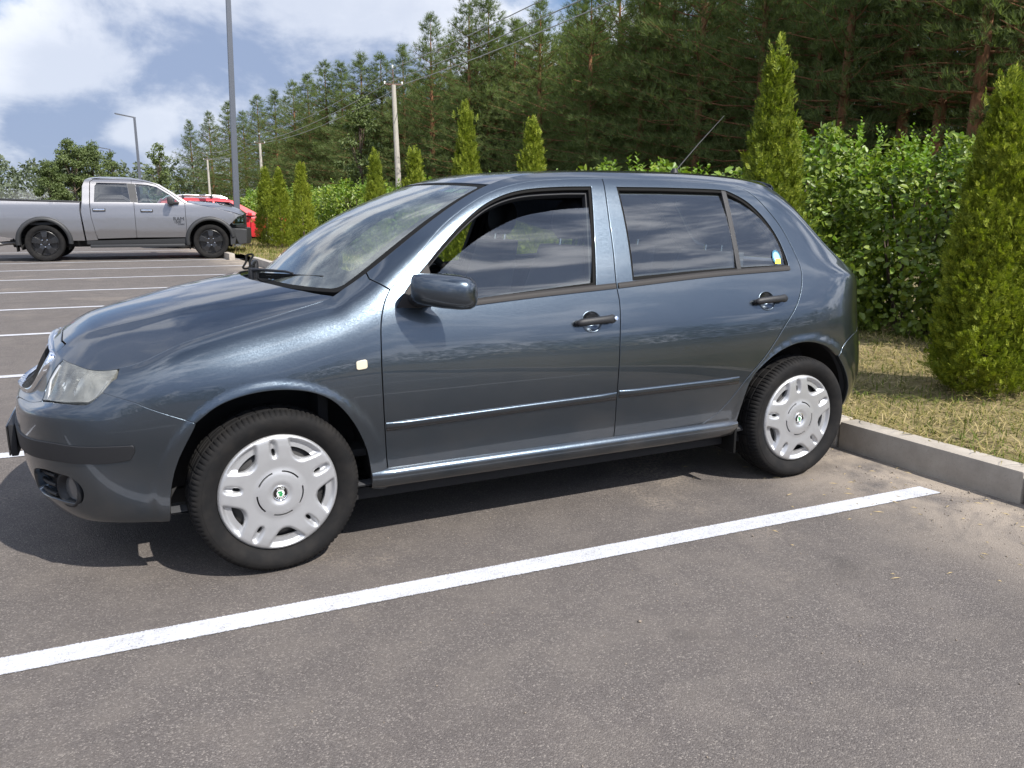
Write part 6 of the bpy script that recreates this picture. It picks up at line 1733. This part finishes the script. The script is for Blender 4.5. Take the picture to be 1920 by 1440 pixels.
FRONT = [(393, 232, 17.5, 3), (428, 215, 18, 1), (462, 198, 18.0, 3), (487, 215, 19, 1), (514, 186, 18, 1), (545, 178, 18.5, 3), (578, 160, 18.5, 1), (603, 148, 18, 3), (634, 124, 18.5, 1), (662, 128, 19.5, 3),
         (697, 112, 18.0, 3), (731, 110, 19.5, 1), (769, 95, 20.5, 3), (818, 38, 18.5, 1), (852, 84, 20.5, 3), (884, -6, 18.5, 1), (917, 2, 19.5, 0), (962, 52, 20.5, 3), (1006, 14, 18.8, 1), (1052, 62, 21, 0),
         (1092, -30, 18.6, 1), (1140, -60, 20, 0), (1182, -40, 19, 3), (1235, -120, 19.5, 0)]
for i, (px, yt, X, kd) in enumerate(FRONT):
    x, y, H = by_px(px, yt, X)
    pine(x, y, H+.2, kd, 'front-row pine of the wood left of the roof aerial, %s from the left' % ORD[i], 'front-row pines left of the aerial', i*1.37, 1.42 if px < 760 else 1.2)
rp = np.random.default_rng(77)
RIGHT = [(1283, 19.0, 1), (1335, 20.4, 0), (1388, 18.9, 1), (1440, 20.6, 0), (1488, 19.6, 2), (1535, 18.6, 0), (1588, 21.0, 0), (1640, 19.6, 2), (1705, 19.0, 2), (1768, 18.0, 2), (1832, 19.0, 0), (1880, 20.6, 0), (1912, 18.3, 2)]
for i, (px, X, kd) in enumerate(RIGHT):                      # right part: trunks show under the crowns
    x, y, H = by_px(px, 0, X)
    pine(x, y, rp.uniform(11.0, 13.5), kd, 'bare-trunked pine of the wood right of the roof aerial, %s from the left' % ORD[i], 'bare-trunked pines on the right', rp.random()*6.28, 1.0)
# deeper rows read as one mass of wood
def wood():
    r = np.random.default_rng(9); spots = []
    for row, X in enumerate((22.6, 25.5, 29.5, 34.5)):
        y = (10.5, 12.5, 15.0, 18.0)[row]
        while y < 135:
            H = r.uniform(10.5, 13.0) if y < 30 else r.uniform(9.8, 12.6)
            spots.append((X+r.normal(0, .8), y+r.normal(0, .5), H, r.integers(0, 5) if y < 26 else (1, 3, 3, 1, 0)[r.integers(0, 5)])); y += (2.1 if y < 40 else 2.8)+row*.7
    me = bpy.data.meshes.new('pine_wood'); me.from_pydata([(x, y, gz(x, y)-.1) for x, y, H, k in spots], [], [])
    for nm, ty in (('kind', 'INT'), ('turn', 'FLOAT')): me.attributes.new(nm, ty, 'POINT')
    me.attributes.new('size', 'FLOAT_VECTOR', 'POINT')
    me.attributes['kind'].data.foreach_set('value', np.array([s[3] for s in spots], np.int32))
    me.attributes['turn'].data.foreach_set('value', r.random(len(spots)).astype(np.float32)*6.28)
    me.attributes['size'].data.foreach_set('vector', np.array([[(s[2]/12)**.6*(1.08 if s[1] < 35 else 1.2)]*2+[s[2]/12] for s in spots], np.float32).ravel())
    o = link(bpy.data.objects.new('pine_wood', me)); tag(o, 'dark mass of pines filling the wood behind its front row', 'wood', kind='stuff')
    ng = bpy.data.node_groups.new('pine_wood', 'GeometryNodeTree')
    ng.interface.new_socket('Geometry', in_out='INPUT', socket_type='NodeSocketGeometry'); ng.interface.new_socket('Geometry', in_out='OUTPUT', socket_type='NodeSocketGeometry')
    N = ng.nodes; L = ng.links; gi = N.new('NodeGroupInput'); go = N.new('NodeGroupOutput'); jn = N.new('GeometryNodeJoinGeometry')
    def attr(nm, ty):
        a = N.new('GeometryNodeInputNamedAttribute'); a.data_type = ty; a.inputs[0].default_value = nm; return a.outputs[0]
    kind, turn, size = attr('kind', 'INT'), attr('turn', 'FLOAT'), attr('size', 'FLOAT_VECTOR')
    cx = N.new('ShaderNodeCombineXYZ'); L.new(turn, cx.inputs[2])
    for k in range(5):
        src = [q for q in bpy.data.objects if q.name.startswith('crown') and q.data == PINES[k][0]]; st_ = [q for q in bpy.data.objects if q.name.startswith('trunk') and q.data == PINES[k][1]]
        if not src: continue
        j2 = N.new('GeometryNodeJoinGeometry')
        for ob in (src[0], st_[0]):
            oi = N.new('GeometryNodeObjectInfo'); oi.transform_space = 'ORIGINAL'; oi.inputs['Object'].default_value = ob; L.new(oi.outputs['Geometry'], j2.inputs[0])
        g2i = N.new('GeometryNodeGeometryToInstance'); L.new(j2.outputs[0], g2i.inputs[0])
        cmp = N.new('FunctionNodeCompare'); cmp.data_type = 'INT'; cmp.operation = 'EQUAL'; L.new(kind, cmp.inputs[2]); cmp.inputs[3].default_value = k
        ip = N.new('GeometryNodeInstanceOnPoints'); L.new(gi.outputs[0], ip.inputs['Points']); L.new(cmp.outputs[0], ip.inputs['Selection']); L.new(g2i.outputs[0], ip.inputs['Instance'])
        L.new(cx.outputs[0], ip.inputs['Rotation']); L.new(size, ip.inputs['Scale']); L.new(ip.outputs[0], jn.inputs[0])
    L.new(jn.outputs[0], go.inputs[0])
    md = o.modifiers.new('scatter', 'NODES'); md.node_group = ng
wood()
# shrubby undergrowth along the wood edge
def undergrowth():
    r = np.random.default_rng(19); n = 30000; y = r.uniform(-12, 100, n); x = 17.6+np.abs(r.normal(0, 2.2, n)); hgt = .35+.55*np.abs(np.sin(y*.9)+np.sin(y*.37))*r.random(n)
    hgt = hgt*np.where(y < 18, .75, 1.7); z = r.random(n)*hgt
    pos = np.stack([x, y, np.array([gz(a, b) for a, b in zip(x[:1], y[:1])])[0]+np.maximum(0, x-9.4)*.012+z-.1], 1)
    ux, uy, uz = frame_from(r.normal(0, 1, (n, 3))+[0, 0, .4], r.normal(0, .6, (n, 3))+[-.3, -.3, .7])
    V, F = instance(*leaf_tpl(), pos, ux, uy, uz, r.uniform(.12, .26, n))
    me = fast_mesh('undergrowth', V, F, 'broad_leaf')
    tag(link(bpy.data.objects.new('undergrowth', me)), 'low leafy undergrowth along the edge of the pine wood', 'undergrowth', kind='stuff')
undergrowth()
# fallen bare branches leaning in the wood edge behind the roof
for i, (x, y, z, dx, dy, dz) in enumerate(((17.0, 16.8, .2, 1.9, -.5, 1.5), (17.2, 15.9, .2, 2.4, -.2, .9), (17.1, 14.6, .2, .7, -.4, 2.0))):
    b = MB().tube([(0, 0, 0), (dx*.5, dy*.5, dz*.55), (dx, dy, dz)], [.045, .03, .008], 6)
    for k in range(5):
        t = .3+.13*k; b.tube([(dx*t, dy*t, dz*t), (dx*t+.35*math.cos(k*2), dy*t+.3*math.sin(k*2), dz*t+.35)], [.014, .004], 4)
    o = b.build('dead_branch', 'dead_twig'); o.location = (x, y, z)
    tag(o, ['longest pale dead branch leaning up in front of the dark wood', 'low pale dead branch lying out in front of the dark wood', 'steep pale dead branch standing in front of the dark wood'][i], 'branch')

# ---- deciduous clump and lone trees on the left
def broad_mesh(H, W, n, seed, size=.5, c0=.15, open_=.0):
    r = np.random.default_rng(seed); nb = 46; cl = []
    for k in range(nb):
        t = r.random(); a = r.random()*6.28; q = r.random()**.5*W/2*np.interp(t, [0, .3, .7, 1], [.75, 1, .75, .2]); cl.append((q*math.cos(a), q*math.sin(a), H*(c0+(1-c0)*t*.96), r.uniform(.5, 1.0)*W*.17))
    cl = np.array(cl); idx = r.integers(0, nb, n); v = unit(r.normal(0, 1, (n, 3))); pos = cl[idx, :3]+v*cl[idx, 3:4]*(r.random((n, 1))**.4)*[1, 1, .75]
    ux, uy, uz = frame_from(r.normal(0, 1, (n, 3)), v+[0, 0, .5]+r.normal(0, .5, (n, 3))); V, F = instance(*leaf_tpl(), pos, ux, uy, uz, size*r.uniform(.6, 1.2, n))
    me = fast_mesh('crown', V, F, 'broad_leaf'); tr = MB().tube([(0, 0, -.3), (.05, 0, .4*H), (0, .05, .85*H)], [.02*H, .012*H, .03], 8)
    for k in range(0, nb, 3): tr.tube([(0, 0, H*.2+cl[k, 2]*.3), tuple(cl[k, :3])], [.006*H, .02], 5, cap=False)
    o = tr.build('trunk', 'twig'); tm = o.data; bpy.data.objects.remove(o); return me, tm, H
BROAD = [broad_mesh(9, 7.5, 11000, 201, .27), broad_mesh(9, 5.0, 9000, 202, .24, .1), broad_mesh(9, 3.4, 3200, 203, .22, .2)]
def broad(px, ytop, D, kind, wid, label, rz):
    t = (px-960)/CAM_F; d = Vector(_fw)+Vector(_r)*t; az = math.atan2(d.x, d.y); dd = d+Vector(_u)*((720-ytop)/CAM_F); H = CAM_POS[2]+D*dd.z/math.hypot(dd.x, dd.y)
    x, y = CAM_POS[0]+D*math.sin(az), CAM_POS[1]+D*math.cos(az); cm, tm, h = BROAD[kind]; e = empty('broadleaf_tree', (x, y, gz(x, y)-.05), rz); tag(e, label, 'tree', 'loose trees beyond the lot')
    s = (H)/h; c = bpy.data.objects.new('crown', cm); link(c, e); c.scale = (wid, wid, s); o = bpy.data.objects.new('trunk', tm); link(o, e); o.scale = (min(1, wid), min(1, wid), s)
broad(180, 262, 105, 1, 1.0, 'tallest leafy tree of the clump behind the pickup, at its left', 1)
broad(216, 272, 108, 0, .72, 'broad rounded tree of the clump right behind the pickup cab', 2)
broad(136, 302, 100, 1, .80, 'small bushy tree at the left foot of the clump behind the pickup', 3)
broad(250, 284, 112, 2, .95, 'thin airy tree at the right end of the clump behind the pickup', 4)
broad(334, 268, 92, 2, .95, 'lone slender tree standing apart, left of the wood', 5)
broad(690, 178, 60, 2, 1.0, 'pale young birch-like tree in front of the pines beside the concrete pole', 5.5)
# far wood on the horizon, all round the lot, as one mass
def far_wood():
    r = np.random.default_rng(29); V = []; F = []; nv = 0
    cm, tm, h = PINES[1]; bm_, _, bh = BROAD[0]
    spots = []
    for i in range(150):
        a = -.33+.45*i/150; D = r.uniform(205, 250); spots.append((CAM_POS[0]+D*math.sin(a), CAM_POS[1]+D*math.cos(a), r.uniform(8.0, 12.0)))
    for i in range(90):                                       # trees on the side behind the camera (seen only mirrored in paint and glass)
        a = math.pi*(.62+.62*i/90); D = r.uniform(62, 80); spots.append((CAM_POS[0]+D*math.sin(a), CAM_POS[1]+D*math.cos(a), r.uniform(6.5, 11)))
    tv, tf = [], []
    for x, y, H in spots:
        n = 150; t = r.random(n); q = (H*.26)*np.interp(t, [0, .3, .7, 1], [.6, 1, .75, .15])*np.sqrt(r.random(n)); a = r.random(n)*6.28
        pos = np.stack([x+q*np.cos(a), y+q*np.sin(a), t*H], 1); ux, uy, uz = frame_from(r.normal(0, 1, (n, 3)), r.normal(0, 1, (n, 3)))
        v, f = instance(*leaf_tpl(), pos, ux, uy, uz, H*.085*r.uniform(.6, 1.2, n)); V.append(v); F.append(f+nv); nv += len(v)
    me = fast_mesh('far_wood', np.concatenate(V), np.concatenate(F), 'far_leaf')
    tag(link(bpy.data.objects.new('far_wood', me)), 'hazy low line of far woodland on the horizon', 'wood', kind='stuff')
far_wood()
# ================================================================== lamp posts, utility poles, wires
simple('post_grey', (.085, .095, .115), .45, metal=.3)
simple('pole_concrete', (.36, .34, .30), .9, bump=.5, bscale=40, vary=.2)
simple('insulator', (.75, .76, .75), .3)
simple('wire', (.30, .31, .31), .6)
simple('crossarm', (.12, .07, .05), .7)
def ray_pt(px, py, D):
    d = Vector(_fw)+Vector(_r)*((px-960)/CAM_F)+Vector(_u)*((720-py)/CAM_F); k = D/math.hypot(d.x, d.y); return Vector(CAM_POS)+d*k
def lamp_post(x, y, H, label, w=.13, tilt=0.0):
    z0 = gz(x, y); e = empty('street_lamp', (x, y, z0)); tag(e, label, 'lamp post', 'angular grey street lamps'); e.rotation_euler = (0, tilt, 0)
    def sq(c, a, z): return [(c[0]-a, c[1]-a, z), (c[0]+a, c[1]-a, z), (c[0]+a, c[1]+a, z), (c[0]-a, c[1]+a, z)]
    MB().loft([sq((0, 0), w*.56, -.2), sq((0, 0), w*.56, .6), sq((0, 0), w*.42, H)]).build('post', 'post_grey', e, smooth=False, bevel=.008)
    MB().box((0, 0, .02), (.34, .34, .04), .006).build('base_plate', 'post_grey', e)
    a = MB().box((-.62, 0, H+.11), (1.45, w*.8, .085), .01, R=Matrix.Rotation(rad(10), 3, 'Y')).build('lamp_arm', 'post_grey', e)
    MB().box((-.92, 0, H+.118), (.70, w*.66, .02), .003, R=Matrix.Rotation(rad(10), 3, 'Y')).build('light_panel', 'lamp_glass', a)
    MB().box((0, -w*.50, 1.0), (.10, .012, .30), .003).build('service_hatch', 'post_grey', e)
lamp_post(2.66, 21.0, 7.35, 'nearest grey street lamp, its tall post rising behind the pickup hood', .145, .026)
q = ray_pt(262, 330, 70); lamp_post(q.x, q.y, 7.6, 'second grey street lamp, angular head against the sky above the pickup', .20, .0)
q = ray_pt(212, 330, 112); lamp_post(q.x, q.y, 7.6, 'small grey street lamp seen against the leafy tree clump', .22, -.01)
q = ray_pt(187, 345, 165); lamp_post(q.x, q.y, 7.6, 'farthest faint street lamp over the rear of the pickup cab', .24, 0)
def utility(x, y, H, label, tilt):
    e = empty('utility_pole', (x, y, gz(x, y))); tag(e, label, 'utility pole', 'concrete utility poles'); e.rotation_euler = (0, tilt, 0)
    def oc(a, z): return [(a*math.cos(t), a*math.sin(t), z) for t in np.linspace(0, 2*math.pi, 10, endpoint=False)]
    MB().loft([oc(.20, -.3), oc(.13, H)]).build('shaft', 'pole_concrete', e)
    ca = MB().box((0, 0, H+.02), (.95, .08, .08), .01).build('cross_arm', 'crossarm', e)
    MB().tube([(0, 0, H-.1), (0, 0, H+.85)], .035, 6).build('top_pin', 'crossarm', e)
    pts = []
    for dx, dz in ((-.85, .0), (.85, .0), (0, .9)):
        b = MB().lathe([(.0005, .14), (.05, .12), (.06, .06), (.035, .04), (.05, .0), (.02, -.04), (.0005, -.05)], 10, Matrix.Translation((dx*.62, 0, H+dz+.06))).build('insulator', 'insulator', ca)
        pts.append(Vector((x+dx*.62, y, gz(x, y)+H+dz+.12)))
    return pts
P0 = (15.2, -4.0); P1 = ray_pt(748, 300, 50); P2 = ray_pt(489, 300, 96); P3 = ray_pt(391, 330, 134)
a0 = [Vector((P0[0]+d*.62, P0[1], 9.3+h)) for d, h in ((-.85, 0), (.85, 0), (0, .9))]
a1 = utility(P1.x, P1.y, 7.9, 'nearest pale concrete utility pole with cross-arm, in front of the pines', -.028)
a2 = utility(P2.x, P2.y, 7.6, 'second concrete utility pole, between street lamp and arborvitae cluster', 0)
a3 = utility(P3.x, P3.y, 7.6, 'third concrete utility pole, above the pickup\'s windscreen', 0)
q = ray_pt(107, 345, 120); e4 = utility(q.x, q.y, 4.6, 'lone concrete pole at far left beyond the pickup bed', -.01)
k = 0
for A, B_, lab in ((a0, a1, 'near span'), (a1, a2, 'middle span'), (a2, a3, 'far span')):
    for j in range(3):
        pts = [A[j].lerp(B_[j], t)-Vector((0, 0, 4*t*(1-t)*.55)) for t in np.linspace(0, 1, 14)]
        o = MB().tube(pts, .022, 5).build('overhead_wire', 'wire')
        tag(o, '%s overhead wire of the %s between the utility poles' % (('left', 'right', 'top')[j], lab), 'wire', 'overhead wires')
# small pale gate posts far beyond the pickup bed
simple('post_pale', (.55, .53, .50), .8)
for i, px in enumerate((30, 62, 75, 90)):
    q = ray_pt(px, 372, 150); o = MB().box((0, 0, .9), (.22, .22, 2.2), .02).build('gate_post', 'post_pale'); o.location = (q.x, q.y, -.05)
    tag(o, ['leftmost tiny pale post far beyond the pickup bed', 'second tiny pale post far beyond the pickup bed', 'third tiny pale post far beyond the pickup bed', 'rightmost tiny pale post far beyond the pickup bed'][i], 'post', 'tiny far posts')

# low dust hanging over the track beyond the lot
def _dust(t, out):
    pos = t.n('ShaderNodeTexCoord').outputs['Object']
    d = t.math('MULTIPLY', t.maprange(t.noise(pos, .16, 4, .6), .36, .70), .034)
    v = t.n('ShaderNodeVolumePrincipled', ins={'Color': C4(.92, .90, .87), 'Density': d})
    t.l(v.outputs[0], out.inputs['Volume']); return None
material('dust_air', _dust)
q = ray_pt(40, 372, 120)
secs = []
for u in np.linspace(-1, 1, 13):
    e = max(.08, (1-u*u)**.5); secs.append([(u*22, 7*e*math.cos(a), max(-.2, 1.2+2.0*e*math.sin(a))) for a in np.linspace(0, 2*math.pi, 16, endpoint=False)])
o = MB().loft(secs).build('dust_cloud', 'dust_air'); o.location = (q.x, q.y, 0)
tag(o, 'pale low dust cloud drifting beyond the pickup bed', 'dust', kind='stuff')
